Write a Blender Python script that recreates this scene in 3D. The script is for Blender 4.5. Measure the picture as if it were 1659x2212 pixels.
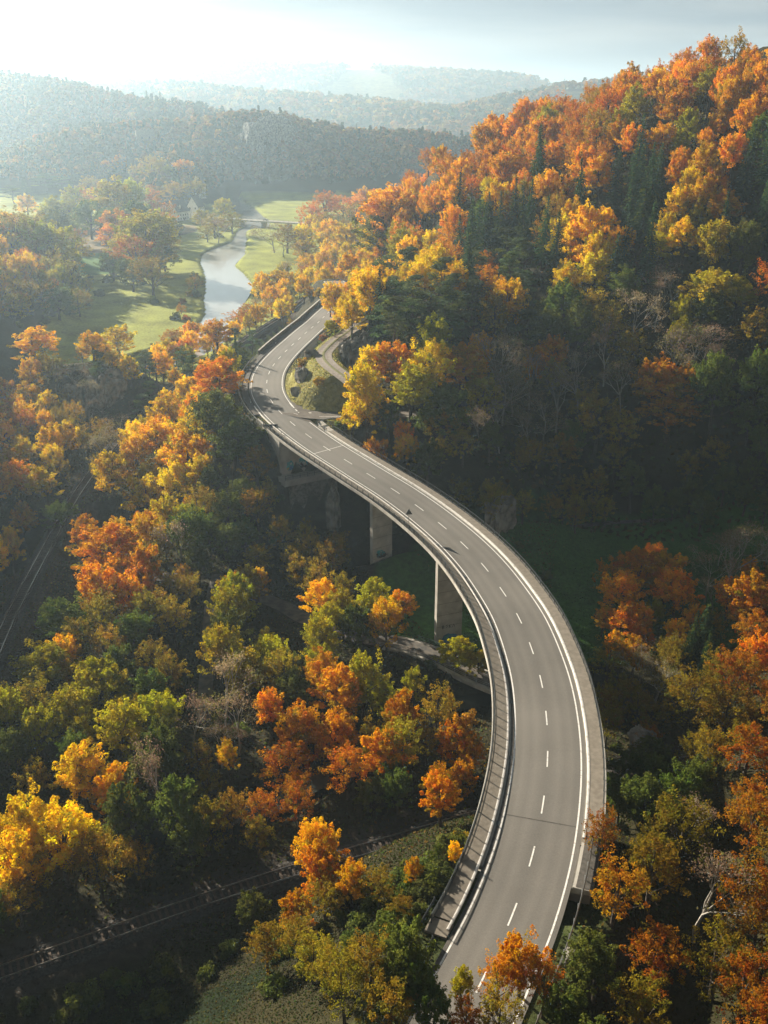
import bpy, bmesh, math, random
import numpy as np
from mathutils import Vector

for o in list(bpy.data.objects): bpy.data.objects.remove(o)
SC = bpy.context.scene
R_ = math.radians
random.seed(7)
RNG = np.random.default_rng(11)

# ------------------------------------------------------------------ camera, world, sun, exposure
# pixel units below: the photograph measured 1659 x 2212
F, HOR, CZ = 2100.0, 220.0, 90.0
TH = math.atan((1106 - HOR) / F)
cam_d = bpy.data.cameras.new('camera')
cam = bpy.data.objects.new('camera', cam_d)
SC.collection.objects.link(cam)
cam.location = (0, 0, CZ)
cam.rotation_euler = (math.pi / 2 - TH, 0, 0)
cam_d.sensor_fit = 'VERTICAL'
cam_d.sensor_height = 24.0
cam_d.lens = 24.0 * F / 2212.0
cam_d.clip_start = 0.5
cam_d.clip_end = 30000
SC.camera = cam

SUN_AZ, SUN_EL = 41.0, 18.7          # degrees left of straight ahead, above the horizon
sd = Vector((-math.sin(R_(SUN_AZ)) * math.cos(R_(SUN_EL)), math.cos(R_(SUN_AZ)) * math.cos(R_(SUN_EL)), math.sin(R_(SUN_EL))))
sun_d = bpy.data.lights.new('sun', 'SUN')
sun_d.energy = 5.0
sun_d.angle = R_(0.53)
sun_d.color = (1.0, 0.88, 0.70)
sun = bpy.data.objects.new('sun', sun_d)
SC.collection.objects.link(sun)
sun.rotation_euler = sd.to_track_quat('Z', 'Y').to_euler()

world = bpy.data.worlds.new('World')
SC.world = world
world.use_nodes = True
wn, wl = world.node_tree.nodes, world.node_tree.links
wn.clear()
w_out = wn.new('ShaderNodeOutputWorld')
w_bg = wn.new('ShaderNodeBackground')
w_bg.inputs['Strength'].default_value = 0.05
sky = wn.new('ShaderNodeTexSky')
sky.sky_type = 'NISHITA'
sky.sun_disc = False
sky.sun_elevation = R_(SUN_EL)
sky.sun_rotation = R_(-SUN_AZ)
sky.air_density = 1.0
sky.dust_density = 2.5
tc = wn.new('ShaderNodeTexCoord')
mp = wn.new('ShaderNodeMapping')
mp.inputs['Scale'].default_value = (1.2, 1.2, 7.0)
mp.inputs['Rotation'].default_value = (0.0, R_(-6), 0.3)
wl.new(tc.outputs['Generated'], mp.inputs['Vector'])
nz = wn.new('ShaderNodeTexNoise')
nz.inputs['Scale'].default_value = 1.6
nz.inputs['Detail'].default_value = 7
nz.inputs['Roughness'].default_value = 0.5
wl.new(mp.outputs['Vector'], nz.inputs['Vector'])
cr = wn.new('ShaderNodeValToRGB')
cr.color_ramp.elements[0].position = 0.30
cr.color_ramp.elements[0].color = (0.88, 0.88, 0.88, 1)
cr.color_ramp.elements[1].position = 0.62
cr.color_ramp.elements[1].color = (0.97, 0.97, 0.97, 1)
wl.new(nz.outputs['Fac'], cr.inputs['Fac'])
mixc = wn.new('ShaderNodeMixRGB')
mp2 = wn.new('ShaderNodeMapping'); mp2.inputs['Scale'].default_value = (1.6, 1.6, 16.0); mp2.inputs['Rotation'].default_value = (R_(4), R_(7), 1.1)
nz2 = wn.new('ShaderNodeTexNoise'); nz2.inputs['Scale'].default_value = 1.3; nz2.inputs['Detail'].default_value = 8; nz2.inputs['Roughness'].default_value = 0.55
wl.new(tc.outputs['Generated'], mp2.inputs['Vector']); wl.new(mp2.outputs['Vector'], nz2.inputs['Vector'])
cr2 = wn.new('ShaderNodeValToRGB')                              # grey-blue cloud sheet with paler breaks
cr2.color_ramp.elements[0].position = 0.40; cr2.color_ramp.elements[0].color = (1.9, 2.25, 2.7, 1)
cr2.color_ramp.elements[1].position = 0.62; cr2.color_ramp.elements[1].color = (3.7, 3.8, 3.8, 1)
wl.new(nz2.outputs['Fac'], cr2.inputs['Fac']); wl.new(cr2.outputs['Color'], mixc.inputs['Color2'])
wl.new(cr.outputs['Color'], mixc.inputs['Fac'])
wl.new(sky.outputs['Color'], mixc.inputs['Color1'])
# the sky overhead, out of view, is darkened to deepen the shade below
sepz = wn.new('ShaderNodeSeparateXYZ'); wl.new(tc.outputs['Generated'], sepz.inputs[0])
zr_ = wn.new('ShaderNodeMapRange'); zr_.inputs[1].default_value = 0.16; zr_.inputs[2].default_value = 0.55; zr_.inputs[3].default_value = 1.0; zr_.inputs[4].default_value = 0.22
wl.new(sepz.outputs[2], zr_.inputs[0])
zenith_dim = wn.new('ShaderNodeMixRGB'); zenith_dim.blend_type = 'MULTIPLY'; zenith_dim.inputs['Fac'].default_value = 1.0
wl.new(mixc.outputs['Color'], zenith_dim.inputs['Color1']); wl.new(zr_.outputs[0], zenith_dim.inputs['Color2'])
wl.new(zenith_dim.outputs['Color'], w_bg.inputs['Color'])
wl.new(w_bg.outputs['Background'], w_out.inputs['Surface'])

SC.view_settings.view_transform = 'Standard'
SC.view_settings.look = 'None'
SC.view_settings.gamma = 1.0
SC.view_settings.exposure = 1.48
SC.render.engine = 'CYCLES'
SC.cycles.max_bounces = 6
SC.cycles.diffuse_bounces = 2
SC.cycles.transmission_bounces = 3
SC.cycles.volume_bounces = 1
SC.cycles.use_denoising = True
HAZE_DENSITY = 0.00020

# ------------------------------------------------------------------ pixel <-> place helpers
cT, sT = math.cos(TH), math.sin(TH)
def ray(u, v):
    x = (u - 829.5) / F; y = -(v - 1106) / F
    return np.array([x, cT + y * sT, -sT + y * cT])
def at(u, v, z):
    d = ray(u, v); t = (z - CZ) / d[2]
    return np.array([d[0] * t, d[1] * t, z])
def proj(x, y, z):
    z = z - CZ
    w = y * cT - z * sT; up = y * sT + z * cT
    return 829.5 + F * x / w, 1106 - F * up / w

# ------------------------------------------------------------------ object helpers
def link(o, parent=None):
    SC.collection.objects.link(o)
    if parent is not None: o.parent = parent
    return o
def tag(o, label=None, cat=None, group=None, kind=None):
    if label: o['label'] = label
    if cat: o['category'] = cat
    if group: o['group'] = group
    if kind: o['kind'] = kind
    return o
def empty(name, loc=(0, 0, 0), rz=0, label=None, cat=None, group=None):
    o = bpy.data.objects.new(name, None)
    o.location = loc; o.rotation_euler = (0, 0, rz); o.empty_display_size = 1
    link(o); return tag(o, label, cat, group)
def np_mesh(name, V, Fc, mat=None, smooth=False, fattr=None):
    """V (n,3); Fc (m,k) faces all of one size"""
    me = bpy.data.meshes.new(name)
    V = np.asarray(V, np.float32); Fc = np.asarray(Fc, np.int32)
    k = Fc.shape[1]; m = len(Fc)
    me.vertices.add(len(V)); me.vertices.foreach_set('co', V.ravel())
    me.loops.add(m * k); me.loops.foreach_set('vertex_index', Fc.ravel())
    me.polygons.add(m)
    me.polygons.foreach_set('loop_start', np.arange(0, m * k, k, dtype=np.int32))
    me.polygons.foreach_set('loop_total', np.full(m, k, np.int32))
    if smooth: me.polygons.foreach_set('use_smooth', np.ones(m, bool))
    if fattr:
        for an, (dom, typ, arr) in fattr.items():
            a = me.attributes.new(an, typ, dom)
            a.data.foreach_set('color' if typ == 'FLOAT_COLOR' else 'value', np.asarray(arr, np.float32).ravel())
    me.update(calc_edges=True)
    if mat: me.materials.append(mat)
    return me
def mesh_obj(name, me, parent=None):
    return link(bpy.data.objects.new(name, me), parent)

class MB:
    """collects shapes into one mesh"""
    def __init__(s): s.V = []; s.F = []
    def add(s, V, Fs):
        b = len(s.V); s.V += [tuple(v) for v in V]; s.F += [tuple(i + b for i in f) for f in Fs]; return s
    def box(s, c, size, rz=0.0, taper=1.0):
        cx, cy, cz = c; hx, hy, hz = size[0] / 2, size[1] / 2, size[2] / 2
        ca, sa = math.cos(rz), math.sin(rz); V = []
        for zz, k in ((-hz, 1.0), (hz, taper)):
            for xx, yy in ((-hx, -hy), (hx, -hy), (hx, hy), (-hx, hy)):
                xx *= k; yy *= k
                V.append((cx + xx * ca - yy * sa, cy + xx * sa + yy * ca, cz + zz))
        return s.add(V, [(0, 3, 2, 1), (4, 5, 6, 7), (0, 1, 5, 4), (1, 2, 6, 5), (2, 3, 7, 6), (3, 0, 4, 7)])
    def tube(s, pts, radii, n=6):
        pts = [Vector(p) for p in pts]; V = []; Fs = []
        for i, p in enumerate(pts):
            d = (pts[min(i + 1, len(pts) - 1)] - pts[max(i - 1, 0)]).normalized()
            a = d.orthogonal().normalized(); b = d.cross(a)
            for k in range(n):
                t = 2 * math.pi * k / n
                V.append(p + (a * math.cos(t) + b * math.sin(t)) * radii[i])
        for i in range(len(pts) - 1):
            for k in range(n):
                Fs.append((i * n + k, i * n + (k + 1) % n, (i + 1) * n + (k + 1) % n, (i + 1) * n + k))
        Fs.append(tuple(range(n))[::-1]); Fs.append(tuple((len(pts) - 1) * n + k for k in range(n)))
        return s.add(V, Fs)
    def build(s, name, mat, parent=None, smooth=False):
        me = bpy.data.meshes.new(name); me.from_pydata(s.V, [], s.F); me.update()
        if mat: me.materials.append(mat)
        if smooth:
            for p in me.polygons: p.use_smooth = True
        return mesh_obj(name, me, parent)

# ------------------------------------------------------------------ materials
def new_mat(name):
    m = bpy.data.materials.new(name); m.use_nodes = True
    return m, m.node_tree.nodes, m.node_tree.links, m.node_tree.nodes['Principled BSDF']
def simple(name, c1, c2=None, scale=1.0, rough=0.8, bump=0.0, detail=6, spec=0.3, lo=0.35, hi=0.65, metallic=0):
    m, n, l, b = new_mat(name)
    b.inputs['Roughness'].default_value = rough
    b.inputs['Specular IOR Level'].default_value = spec
    b.inputs['Metallic'].default_value = metallic
    if c2 is None: b.inputs['Base Color'].default_value = (*c1, 1); return m
    g = n.new('ShaderNodeNewGeometry'); t = n.new('ShaderNodeTexNoise')
    t.inputs['Scale'].default_value = scale; t.inputs['Detail'].default_value = detail
    l.new(g.outputs['Position'], t.inputs['Vector'])
    r = n.new('ShaderNodeValToRGB')
    r.color_ramp.elements[0].position = lo; r.color_ramp.elements[0].color = (*c1, 1)
    r.color_ramp.elements[1].position = hi; r.color_ramp.elements[1].color = (*c2, 1)
    l.new(t.outputs['Fac'], r.inputs['Fac']); l.new(r.outputs['Color'], b.inputs['Base Color'])
    if bump:
        bp = n.new('ShaderNodeBump'); bp.inputs['Strength'].default_value = bump; bp.inputs['Distance'].default_value = 0.3
        l.new(t.outputs['Fac'], bp.inputs['Height']); l.new(bp.outputs['Normal'], b.inputs['Normal'])
    return m
def leaf_mat(name, source):
    m, n, l, b = new_mat(name)
    out = n['Material Output']; n.remove(b)
    if source == 'object':
        oi = n.new('ShaderNodeObjectInfo'); col = oi.outputs['Color']
    else:
        at_ = n.new('ShaderNodeAttribute'); at_.attribute_name = 'col'; col = at_.outputs['Color']
    ti = n.new('ShaderNodeAttribute'); ti.attribute_name = 'tint'
    hsv = n.new('ShaderNodeHueSaturation')
    mh = n.new('ShaderNodeMapRange'); mh.inputs[3].default_value = 0.47; mh.inputs[4].default_value = 0.535
    mv = n.new('ShaderNodeMapRange'); mv.inputs[3].default_value = 0.6; mv.inputs[4].default_value = 1.5
    sx = n.new('ShaderNodeSeparateColor')
    l.new(ti.outputs['Color'], sx.inputs[0])
    l.new(sx.outputs[0], mh.inputs[0]); l.new(sx.outputs[1], mv.inputs[0])
    l.new(mh.outputs[0], hsv.inputs['Hue']); l.new(mv.outputs[0], hsv.inputs['Value']); l.new(col, hsv.inputs['Color'])
    gm = n.new('ShaderNodeMixRGB'); gm.inputs['Color2'].default_value = (0.16, 0.19, 0.02, 1); l.new(sx.outputs[2], gm.inputs['Fac']); l.new(hsv.outputs[0], gm.inputs['Color1']); hsv = gm
    d = n.new('ShaderNodeBsdfDiffuse'); t = n.new('ShaderNodeBsdfTranslucent'); mx = n.new('ShaderNodeMixShader')
    mx.inputs[0].default_value = 0.52
    l.new(hsv.outputs[0], d.inputs[0]); l.new(hsv.outputs[0], t.inputs[0])
    l.new(d.outputs[0], mx.inputs[1]); l.new(t.outputs[0], mx.inputs[2]); l.new(mx.outputs[0], out.inputs[0])
    return m
M = {}
M['leaf'] = leaf_mat('leaves', 'object')
M['leaf_far'] = leaf_mat('far_leaves', 'attr')
M['bark'] = simple('bark', (0.05, 0.04, 0.03), (0.12, 0.10, 0.08), 3.0, 0.95)
M['palebark'] = simple('pale_bark', (0.26, 0.24, 0.21), (0.46, 0.44, 0.40), 3.0, 0.9)
M['concrete'] = simple('concrete', (0.38, 0.36, 0.33), (0.56, 0.54, 0.49), 0.5, 0.9, 0.15, detail=10)
M['kerb'] = simple('white_kerb', (0.50, 0.47, 0.43), (0.80, 0.78, 0.75), 1.3, 0.7, detail=10, lo=0.30, hi=0.5)
M['paint'] = simple('road_paint', (0.52, 0.50, 0.47), (0.84, 0.83, 0.81), 3.0, 0.6, detail=10, lo=0.30, hi=0.44)
M['walk'] = simple('footway', (0.20, 0.175, 0.145), (0.27, 0.24, 0.20), 1.5, 0.9)
M['gutter'] = simple('gutter', (0.07, 0.066, 0.06), (0.12, 0.11, 0.10), 2.0, 0.9)
M['steel'] = simple('dark_steel', (0.035, 0.045, 0.05), (0.07, 0.08, 0.085), 5.0, 0.5, spec=0.5)
M['galv'] = simple('galvanised', (0.30, 0.31, 0.32), (0.45, 0.46, 0.46), 3.0, 0.4, metallic=0.6)
M['rock'] = simple('limestone', (0.10, 0.096, 0.085), (0.38, 0.36, 0.32), 0.55, 0.95, 0.8, detail=10)
M['gravel'] = simple('track_gravel', (0.22, 0.19, 0.165), (0.32, 0.28, 0.245), 1.6, 0.95, 0.15, detail=10)
M['verge'] = simple('track_grass', (0.12, 0.13, 0.04), (0.20, 0.19, 0.07), 1.5, 0.95, 0.4, detail=9)
M['path'] = simple('path_tar', (0.07, 0.07, 0.07), (0.16, 0.14, 0.12), 0.7, 0.95)
M['ballast'] = simple('ballast', (0.025, 0.023, 0.022), (0.065, 0.06, 0.055), 3.5, 0.95, 0.4)
M['rail'] = simple('rail_steel', (0.45, 0.42, 0.40), (0.6, 0.57, 0.55), 3.0, 0.3, metallic=0.9)
M['sleeper'] = simple('sleeper', (0.06, 0.045, 0.035), (0.12, 0.09, 0.07), 2.0, 0.9)
M['plaster'] = simple('white_plaster', (0.65, 0.64, 0.60), (0.78, 0.77, 0.73), 0.6, 0.9)
M['slate'] = simple('slate_roof', (0.07, 0.07, 0.08), (0.13, 0.12, 0.12), 0.9, 0.8)
M['glass'] = simple('dark_glass', (0.02, 0.025, 0.03), rough=0.15, spec=0.6)
M['stone'] = simple('stone_wall', (0.10, 0.085, 0.065), (0.28, 0.24, 0.19), 1.6, 0.95, 0.6, detail=9)
M['green_steel'] = simple('green_steel', (0.05, 0.11, 0.09), (0.09, 0.16, 0.13), 3.0, 0.5)
M['sign_back'] = simple('sign_back', (0.10, 0.11, 0.12), (0.16, 0.17, 0.18), 3.0, 0.5, metallic=0.3)
M['white'] = simple('white_panel', (0.7, 0.7, 0.7), (0.8, 0.8, 0.8), 4.0, 0.5)
M['red'] = simple('red_panel', (0.5, 0.04, 0.03), (0.6, 0.06, 0.04), 4.0, 0.5)
M['tyre'] = simple('rubber', (0.02, 0.02, 0.02), rough=0.8)
M['carpaint'] = simple('white_car_paint', (0.7, 0.7, 0.72), rough=0.25, spec=0.6)

# asphalt with worn wheel tracks
m, n, l, b = new_mat('asphalt')
b.inputs['Roughness'].default_value = 0.82; b.inputs['Specular IOR Level'].default_value = 0.35
g = n.new('ShaderNodeNewGeometry')
t1 = n.new('ShaderNodeTexNoise'); t1.inputs['Scale'].default_value = 6.0; t1.inputs['Detail'].default_value = 8
t2 = n.new('ShaderNodeTexNoise'); t2.inputs['Scale'].default_value = 0.05; t2.inputs['Detail'].default_value = 5
l.new(g.outputs['Position'], t1.inputs['Vector']); l.new(g.outputs['Position'], t2.inputs['Vector'])
wa = n.new('ShaderNodeAttribute'); wa.attribute_name = 'wear'
mm = n.new('ShaderNodeMath'); mm.operation = 'MULTIPLY_ADD'; mm.inputs[1].default_value = 0.45
l.new(t1.outputs['Fac'], mm.inputs[0]); l.new(t2.outputs['Fac'], mm.inputs[2])
m2 = n.new('ShaderNodeMath'); m2.operation = 'MULTIPLY_ADD'; m2.inputs[1].default_value = 0.22
l.new(wa.outputs['Fac'], m2.inputs[0]); l.new(mm.outputs[0], m2.inputs[2])
r = n.new('ShaderNodeValToRGB')
r.color_ramp.elements[0].position = 0.45; r.color_ramp.elements[0].color = (0.105, 0.100, 0.093, 1)
r.color_ramp.elements[1].position = 1.05; r.color_ramp.elements[1].color = (0.21, 0.198, 0.180, 1)
l.new(m2.outputs[0], r.inputs['Fac']); l.new(r.outputs['Color'], b.inputs['Base Color'])
bp = n.new('ShaderNodeBump'); bp.inputs['Strength'].default_value = 0.15; bp.inputs['Distance'].default_value = 0.05
l.new(t1.outputs['Fac'], bp.inputs['Height']); l.new(bp.outputs['Normal'], b.inputs['Normal'])
M['asphalt'] = m

# water
m, n, l, b = new_mat('river_water')
b.inputs['Base Color'].default_value = (0.42, 0.43, 0.42, 1); b.inputs['Roughness'].default_value = 0.12
b.inputs['Specular IOR Level'].default_value = 1.0; b.inputs['IOR'].default_value = 1.33
g = n.new('ShaderNodeNewGeometry'); t1 = n.new('ShaderNodeTexNoise'); t1.inputs['Scale'].default_value = 0.35; t1.inputs['Detail'].default_value = 8
l.new(g.outputs['Position'], t1.inputs['Vector'])
bp = n.new('ShaderNodeBump'); bp.inputs['Strength'].default_value = 0.12; bp.inputs['Distance'].default_value = 0.3
l.new(t1.outputs['Fac'], bp.inputs['Height']); l.new(bp.outputs['Normal'], b.inputs['Normal'])
M['water'] = m

# ground: colour attribute times fine noise
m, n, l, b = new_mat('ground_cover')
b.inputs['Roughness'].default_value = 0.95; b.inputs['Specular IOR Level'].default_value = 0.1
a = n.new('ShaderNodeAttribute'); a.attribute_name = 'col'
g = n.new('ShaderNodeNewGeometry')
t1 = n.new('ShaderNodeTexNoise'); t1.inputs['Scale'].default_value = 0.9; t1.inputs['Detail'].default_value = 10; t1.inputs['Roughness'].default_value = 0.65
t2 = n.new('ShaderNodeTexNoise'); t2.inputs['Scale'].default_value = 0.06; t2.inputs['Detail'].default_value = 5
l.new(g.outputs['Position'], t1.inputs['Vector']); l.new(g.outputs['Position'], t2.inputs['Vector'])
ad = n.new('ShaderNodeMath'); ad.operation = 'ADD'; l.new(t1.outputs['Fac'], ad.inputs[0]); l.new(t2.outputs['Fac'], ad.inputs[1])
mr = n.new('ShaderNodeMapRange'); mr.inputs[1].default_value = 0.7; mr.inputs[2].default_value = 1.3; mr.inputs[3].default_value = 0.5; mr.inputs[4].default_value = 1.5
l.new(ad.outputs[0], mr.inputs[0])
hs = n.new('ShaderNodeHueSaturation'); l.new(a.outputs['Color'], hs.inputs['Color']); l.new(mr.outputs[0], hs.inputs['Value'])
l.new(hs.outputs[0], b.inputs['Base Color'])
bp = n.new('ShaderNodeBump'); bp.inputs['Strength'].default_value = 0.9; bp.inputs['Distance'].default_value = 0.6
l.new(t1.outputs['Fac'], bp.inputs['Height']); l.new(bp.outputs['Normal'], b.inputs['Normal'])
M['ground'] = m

# ------------------------------------------------------------------ the road line
CEN = [(-3, 42, 17.2), (1, 49, 16.8), (4.1, 55.5, 16.5), (6.9, 61.0, 16.2), (9.6, 66.6, 15.9),
       (12.8, 73.5, 15.6), (16.0, 82.1, 15.3), (18.5, 90.9, 15.1), (20.4, 99.8, 14.9), (21.6, 108.7, 14.8), (22.2, 117.6, 14.7),
       (22.0, 126.5, 14.8), (21.3, 135.2, 14.9), (19.7, 144.0, 15.0), (17.5, 152.6, 15.3), (14.6, 160.9, 15.6), (11.1, 168.9, 15.9),
       (7.0, 176.8, 16.3), (2.4, 184.4, 16.8), (-2.7, 191.8, 17.3), (-7.7, 199.1, 17.8), (-12.7, 206.4, 18.3), (-17.2, 213.8, 18.7),
       (-21.8, 222.0, 19.2), (-25.5, 230.0, 19.6), (-28.5, 238.4, 19.9), (-30.6, 247.0, 20.1), (-31.7, 255.8, 20.2), (-32.1, 264.6, 20.3),
       (-31.8, 273.5, 20.3), (-31.0, 282.5, 20.2), (-29.9, 291.6, 20.1), (-28.6, 300.7, 20.0), (-27.2, 309.5, 19.9), (-25.8, 318.5, 19.8),
       (-24.3, 327.5, 19.7), (-22.6, 337, 19.6), (-20.8, 350, 19.5), (-18.8, 364, 19.3), (-17, 380, 19), (-17, 400, 18.6), (-22, 430, 18)]
def catmull(P, n):
    P = [2 * np.array(P[0]) - np.array(P[1])] + [np.array(p, float) for p in P] + [2 * np.array(P[-1]) - np.array(P[-2])]
    out = []
    for i in range(1, len(P) - 2):
        for k in range(n):
            t = k / n
            out.append(0.5 * ((2 * P[i]) + (-P[i - 1] + P[i + 1]) * t + (2 * P[i - 1] - 5 * P[i] + 4 * P[i + 1] - P[i + 2]) * t * t + (-P[i - 1] + 3 * P[i] - 3 * P[i + 1] + P[i + 2]) * t ** 3))
    out.append(P[-2]); return np.array(out)
class Curve:
    def __init__(s, P, n=10, step=0.75):
        c = catmull(P, n)
        for _ in range(6): c[1:-1] = (c[:-2] + c[1:-1] * 2 + c[2:]) / 4
        L = np.concatenate([[0], np.cumsum(np.linalg.norm(np.diff(c, axis=0), axis=1))])
        m_ = int(L[-1] / step); s.s = np.linspace(0, L[-1], m_ + 1); s.len = L[-1]
        s.p = np.stack([np.interp(s.s, L, c[:, i]) for i in range(3)], 1)
    def at(s, q): return np.array([np.interp(q, s.s, s.p[:, i]) for i in range(3)])
    def tan(s, q):
        a = s.at(max(q - 0.8, 0)); b = s.at(min(q + 0.8, s.len)); d = (b - a)[:2]; return d / np.linalg.norm(d)
    def off(s, q, o, dz=0):
        p = s.at(q); t = s.tan(q); return np.array([p[0] + t[1] * o, p[1] - t[0] * o, p[2] + dz])   # + = to the right, looking away
    def near(s, x, y):
        return s.s[np.argmin((s.p[:, 0] - x) ** 2 + (s.p[:, 1] - y) ** 2)]
    def dist(s, X, Y, s0=0, s1=1e9):
        k = (s.s >= s0) & (s.s <= s1); P = s.p[k][::2]
        D = np.full(X.shape, 1e9); Z = np.zeros(X.shape); S = np.zeros(X.shape)
        for i in range(len(P) - 1):
            ax, ay = P[i, :2]; bx, by = P[i + 1, :2]; dx, dy = bx - ax, by - ay
            t = np.clip(((X - ax) * dx + (Y - ay) * dy) / (dx * dx + dy * dy), 0, 1)
            d = np.hypot(X - ax - t * dx, Y - ay - t * dy); k2 = d < D
            D[k2] = d[k2]; Z[k2] = (P[i, 2] + t * (P[i + 1, 2] - P[i, 2]))[k2]
            S[k2] = np.sign((X - ax) * dy - (Y - ay) * dx)[k2]
        return D, Z, S
def sweep(curve, prof, s0, s1, name, mat, parent=None, closed=True, step=0.9, wear=None):
    """prof: list of (offset, dz) swept along the curve"""
    n_ = max(2, int((s1 - s0) / step)); qs = np.linspace(s0, s1, n_ + 1); k = len(prof)
    V = np.array([curve.off(q, o, dz) for q in qs for o, dz in prof])
    Fs = []
    for i in range(n_):
        for j in range(k if closed else k - 1):
            a_ = i * k + j; b_ = i * k + (j + 1) % k
            Fs.append((a_, b_, b_ + k, a_ + k))
    if closed: Fs += [tuple(range(k))[::-1], tuple(n_ * k + j for j in range(k))]
    me = bpy.data.meshes.new(name); me.from_pydata([tuple(v) for v in V], [], Fs); me.update()
    if wear is not None:
        a_ = me.attributes.new('wear', 'FLOAT', 'POINT'); a_.data.foreach_set('value', np.tile(np.array(wear, np.float32), n_ + 1))
    me.materials.append(mat)
    return mesh_obj(name, me, parent)

ROAD = Curve(CEN)
sNL = ROAD.near(5.9, 72.3); sNR = ROAD.near(22.4, 85.8); sFL = ROAD.near(-24.5, 219); sFR = ROAD.near(-14.5, 216)
sN = (sNL + sNR) / 2 + 2; sF = ROAD.near(-19.5, 217.5)
HW = 4.2
RAILB = Curve([(-120, 44, 0.4), (-80, 62, 0.4), (-43, 79.8, 0.4), (-18.8, 92.2, 0.4), (12.6, 105.7, 0.4), (32, 113.5, 0.4), (50, 119, 0.4), (75, 122, 0.4)])
RAILL = Curve([(-62, 110, 0.4), (-69.3, 152.3, 0.4), (-73.2, 189.2, 0.4), (-76.5, 233.5, 0.5), (-74, 290, 1.5), (-62, 350, 3), (-48, 400, 5), (-40, 430, 6), (-30, 500, 6), (-21.5, 580, 5), (-15, 680, 5)])
TRACK = Curve([(-5, 220, 24), (-6.0, 226, 26.3), (-9.0, 232, 27.5), (-13.5, 242, 28.0), (-16.0, 252, 28.0), (-15.5, 260, 28.3), (-11.5, 269, 30), (-4, 278, 33)])
SIDE = Curve([(-25.5, 234, 19.60), (-20.5, 229.4, 19.5), at(690, 897, 19.5).tolist(), at(740, 897, 19.75).tolist(), (-1, 226, 20.3), (8, 223, 21)])
PATH = Curve([(-60, 180, 0.0), (-40, 181, -1.5)] + [at(u_, v_, z_).tolist() for u_, v_, z_ in ((590, 1300, -3.4), (655, 1335, -3.4), (760, 1375, -3.2), (880, 1393, -2.6), (960, 1425, -2.3), (1050, 1468, -2.3))] + [(30, 136, -2.6)])
PATH2 = Curve([at(u_, v_, -3.9).tolist() for u_, v_ in ((770, 1228), (840, 1220), (930, 1207), (1110, 1165), (1230, 1140), (1350, 1127), (1560, 1120))])
PATH3 = Curve([at(u_, v_, -0.5).tolist() for u_, v_ in ((470, 1240), (455, 1310), (450, 1390), (445, 1470), (440, 1560))])

RIV_L = [(820, 645), (770, 730), (740, 770), (600, 820), (480, 880), (455, 980), (490, 1080), (500, 1240), (485, 1320), (480, 1500)]
RIV_R = [(925, 650), (905, 740), (890, 870), (880, 905), (795, 985), (890, 1080), (935, 1130), (960, 1210), (900, 1330), (800, 1480)]
cv = lambda L: [at(331.8 + .2222 * a_, 353.9 + .2222 * b_, -1.0)[:2] for a_, b_ in L]
riv_l = [np.array((-190., 1120.)), np.array((-140., 930.)), np.array((-112., 800.))] + cv(RIV_L) + [np.array(p) for p in ((-84., 395.), (-104., 362.), (-128., 330.), (-150., 300.), (-170., 250.))]
riv_r = [np.array((-170., 1125.)), np.array((-118., 930.)), np.array((-90., 800.))] + cv(RIV_R) + [np.array(p) for p in ((-66., 385.), (-84., 346.), (-108., 314.), (-128., 285.), (-145., 250.))]
RIVC = Curve([((a_ + b_) / 2).tolist() + [-1.0] for a_, b_ in zip(riv_l, riv_r)], n=6, step=3)
RIVW = [np.linalg.norm(a_ - b_) / 2 for a_, b_ in zip(riv_l, riv_r)]
STREAM = Curve([(36, 146, -4.6), (28, 143, -4.6), (12, 140, -4.6), (2, 130, -4), (-8, 119, -2.6), (-20, 108, -1.2), (-45, 104, -1.2), (-75, 108, -1.2), (-100, 130, -1.2)])

# ------------------------------------------------------------------ terrain
def sstep(a_, b_, x):
    t = np.clip((x - a_) / (b_ - a_), 0, 1); return t * t * (3 - 2 * t)
def vnoise(X, Y, f, seed=0):
    """cheap smooth value noise"""
    rs = np.random.RandomState(seed); G = rs.rand(64, 64) * 2 - 1
    x = X * f + 500.3; y = Y * f + 311.7
    xi = np.floor(x).astype(int); yi = np.floor(y).astype(int); fx = x - xi; fy = y - yi
    fx = fx * fx * (3 - 2 * fx); fy = fy * fy * (3 - 2 * fy)
    g_ = lambda i, j: G[i % 64, j % 64]
    return (g_(xi, yi) * (1 - fx) + g_(xi + 1, yi) * fx) * (1 - fy) + (g_(xi, yi + 1) * (1 - fx) + g_(xi + 1, yi + 1) * fx) * fy
def ridge(X, Y, pts, lin=0.6):
    H = np.zeros(X.shape)
    for i in range(len(pts) - 1):
        ax, ay, ah, aw = pts[i]; bx, by, bh, bw = pts[i + 1]; dx, dy = bx - ax, by - ay
        t = np.clip(((X - ax) * dx + (Y - ay) * dy) / (dx * dx + dy * dy), 0, 1)
        d = np.hypot(X - ax - t * dx, Y - ay - t * dy) / (aw + t * (bw - aw)); d = np.clip(d, 0, 1)
        H = np.maximum(H, (ah + t * (bh - ah)) * (lin * (1 - d) + (1 - lin) * 0.5 * (1 + np.cos(np.pi * d))))
    return H
HILL_R = [(330, 260, 160, 200), (230, 330, 138, 190), (140, 396, 110, 197), (122, 423, 92, 215), (102, 449, 85, 235), (87, 472, 78, 250), (60, 496, 58, 270),
          (40, 518, 45, 270), (24, 539, 36, 250), (5, 540, 19, 190), (-12, 520, 8, 110), (-30, 480, 5, 50)]
KNOLL = [(40, 500, 40, 120), (35, 400, 38, 105), (26, 330, 36, 90), (18, 285, 35, 72), (10, 250, 32, 48), (8, 232, 26, 36), (10, 218, 18, 28)]
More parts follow.
